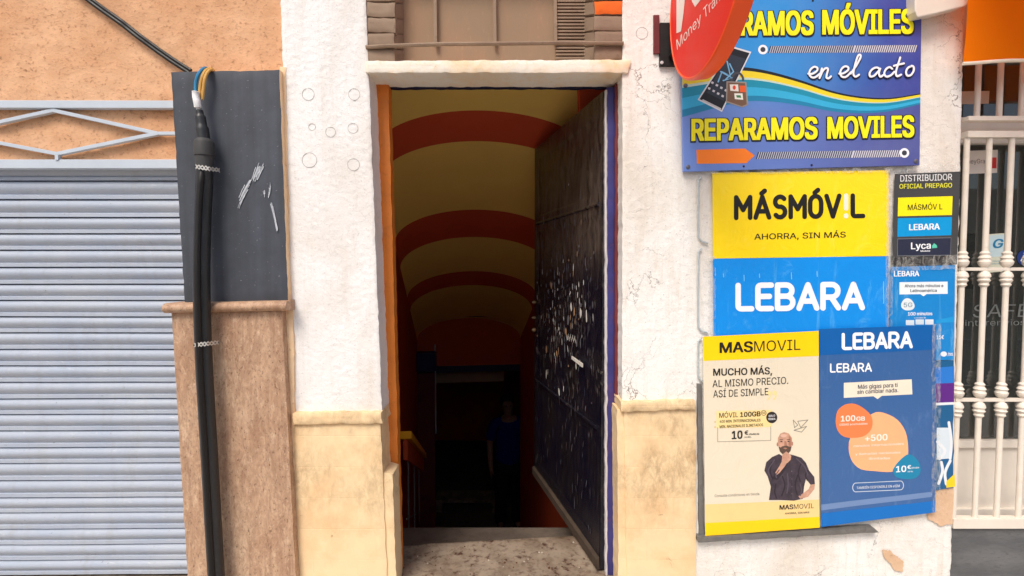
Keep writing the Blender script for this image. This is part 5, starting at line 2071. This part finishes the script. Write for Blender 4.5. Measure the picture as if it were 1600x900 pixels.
b.box((xl, yd + .02, zk0 + .03), (4.4, yd + .026, zk1 - .03), M_glass)
b.box((xl, yd + .02, zk1 + .07), (4.4, yd + .026, zt0), M_glass)
b.build('glass_pane', sd_)
b = MB()
M_inside = paint('shop_interior', S(70, 70, 70), .8, .2, 3, .2, .1)
b.box((xl - .06, yd + 2.6, -.1), (4.6, yd + 2.7, 3), M_inside)
b.box((xl - .12, yd + .06, -.1), (xl - .06, yd + 2.7, 3), M_inside)
b.box((4.5, yd + .06, -.1), (4.6, yd + 2.7, 3), M_inside)
b.box((xl - .06, yd + .06, zf - .1), (4.5, yd + 2.6, zf - .002), M_inside)
b.box((xl - .06, yd + .06, 2.9), (4.5, yd + 2.6, 3), M_inside)
b.box((xl + .3, yd + 1.2, zf), (3.4, yd + 1.7, zf + 1.0), M_frame)
b.build('shop_room', hs)
b = MB()
zz = U(1550, -40, 0).z
b.box((XR + .01, .162, zt0 + .06), (4.5, .19, zz), M_white)
b.box((4.4, .0, 0), (7, .19, 3.2), M_white)
b.box((XR - .02, .02, zz), (4.5, .19, zz + .6), M_white)
b.build('upper_front', hs)
# stickers on the glass
yg = yd + .0185
g1 = Sheet(yg)


def sticker(label, quad, m, name='sticker', cat='sticker'):
    t_ = thing(name, label, cat, U((quad[0][0] + quad[1][0]) / 2, quad[2][1], yg))
    b_ = MB()
    g1.grid(b_, quad, m, 0, 20, .0006)
    b_.build('sheet', t_)
    return t_


t = sticker('white money transfer sticker with a red square at the top of the glass door', [(1506, 236), (1559, 234), (1558, 270), (1506, 272)], ink(226, 214, 204))
g = MB()
g1.grid(g, [(1545, 246), (1557, 246), (1557, 263), (1545, 263)], ink(206, 40, 36), .001)
g1.text(g, 'moneyGram', (1500, 256), (1546, 255), 7, ink(120, 116, 112), .001, .004)
g.build('lettering', t)
t = sticker('pale sticker with a blue letter G on the glass door', [(1545, 366), (1573, 364), (1572, 424), (1544, 426)], ink(222, 226, 206))
g = MB()
g1.grid(g, [(1546, 368), (1572, 366), (1571.5, 400), (1545.5, 402)], ink(206, 230, 236), .0006)
g1.text(g, 'G', (1550, 388), (1566, 387), 14, ink(20, 130, 180), .0012, .03, .2)
for k_ in range(2):
    g1.text(g, 'puntos de pago', (1548, 409 + k_ * 4), (1569, 408.6 + k_ * 4), 2.2, ink(60, 150, 180), .0012, .0)
g.build('lettering', t)
t = thing('sticker', 'round navy sticker with a white letter A at the photo edge on the glass', 'sticker', U(1600, 416, yg))
g = MB()
g1.ellipse(g, 1600, 403, 11, 12, ink(34, 60, 130), .0006)
g.build('sheet', t)
g = MB()
g1.text(g, 'A', (1594, 408), (1605, 407.6), 9, wh, .0012, .01)
g.build('lettering', t)
t = thing('glass_lettering', 'large faint grey lettering SAFE on the glass of the shop door', 'lettering', U(1560, 512, yg))
g = MB()
lt = ink(118, 122, 120)
g1.text(g, 'SAFE', (1519, 496), (1606, 495), 20, lt, .0004, -.012, .15)
g1.text(g, 'interenvios', (1508, 509), (1602, 508), 9, lt, .0004, -.006)
g.build('letters', t)
t = thing('paper_notice', 'small white paper notice behind the upper bars beside the awning', 'notice', U(1525, 164, yg))
g = MB()
g1.grid(g, [(1490, 143), (1546, 142), (1545, 162), (1490, 163)], ink(206, 190, 172), 0, 20, .0006)
g.build('sheet', t)

# security grille
yb = .03
sg2 = thing('security_grille', 'white ornamental security grille with turned collars on its bars', 'security grille', (2.0, yb, zf))


def zpx(py, y=yb):
    return U(1550, py, y).z


XW = U(1500, 130, 0).x
xb0 = U(1503, 430, yb).x
dxb = (U(1571, 500, yb).x - U(1502, 500, yb).x) / 2
rails = [(183, 190), (206, 216), (418, 423), (622, 627), (808, 823)]
for a_, c_ in rails:
    b = MB()
    hgt = .016 if c_ - a_ > 6 else .006
    b.box((xb0 - .01, yb - hgt * .8 - .002, zpx(c_)), (4.3, yb + hgt * .8 + .002, zpx(a_)), M_grille)
    b.build('rail', sg2, .001)
rb = .0096
for i in range(22):
    x = xb0 + dxb * i
    b = MB()
    b.tube([(x, yb, zpx(815)), (x, yb, zpx(212))], rb, M_grille, 12)
    o = b.build('bar', sg2)
    for pyc in (420.5, 624.5):
        zc = zpx(pyc)
        b = MB()
        pf = [(.0, rb), (.004, .015), (.012, .019), (.02, .0205), (.026, .0165), (.03, .0165), (.034, .020), (.038, .0175), (.044, .0135), (.052, .016), (.06, rb)]
        b.lathe((x, yb, zc + .008), (0, 0, 1), pf, M_grille, 14)
        b.lathe((x, yb, zc - .008), (0, 0, -1), pf, M_grille, 14)
        b.build('collar', o)
    if i % 1 == 0:
        b = MB()
        x2 = x + dxb * .62
        b.tube([(x2, yb + .02, zpx(188)), (x2, yb + .02, zpx(60))], rb, M_grille, 12)
        b.build('upper_bar', sg2)
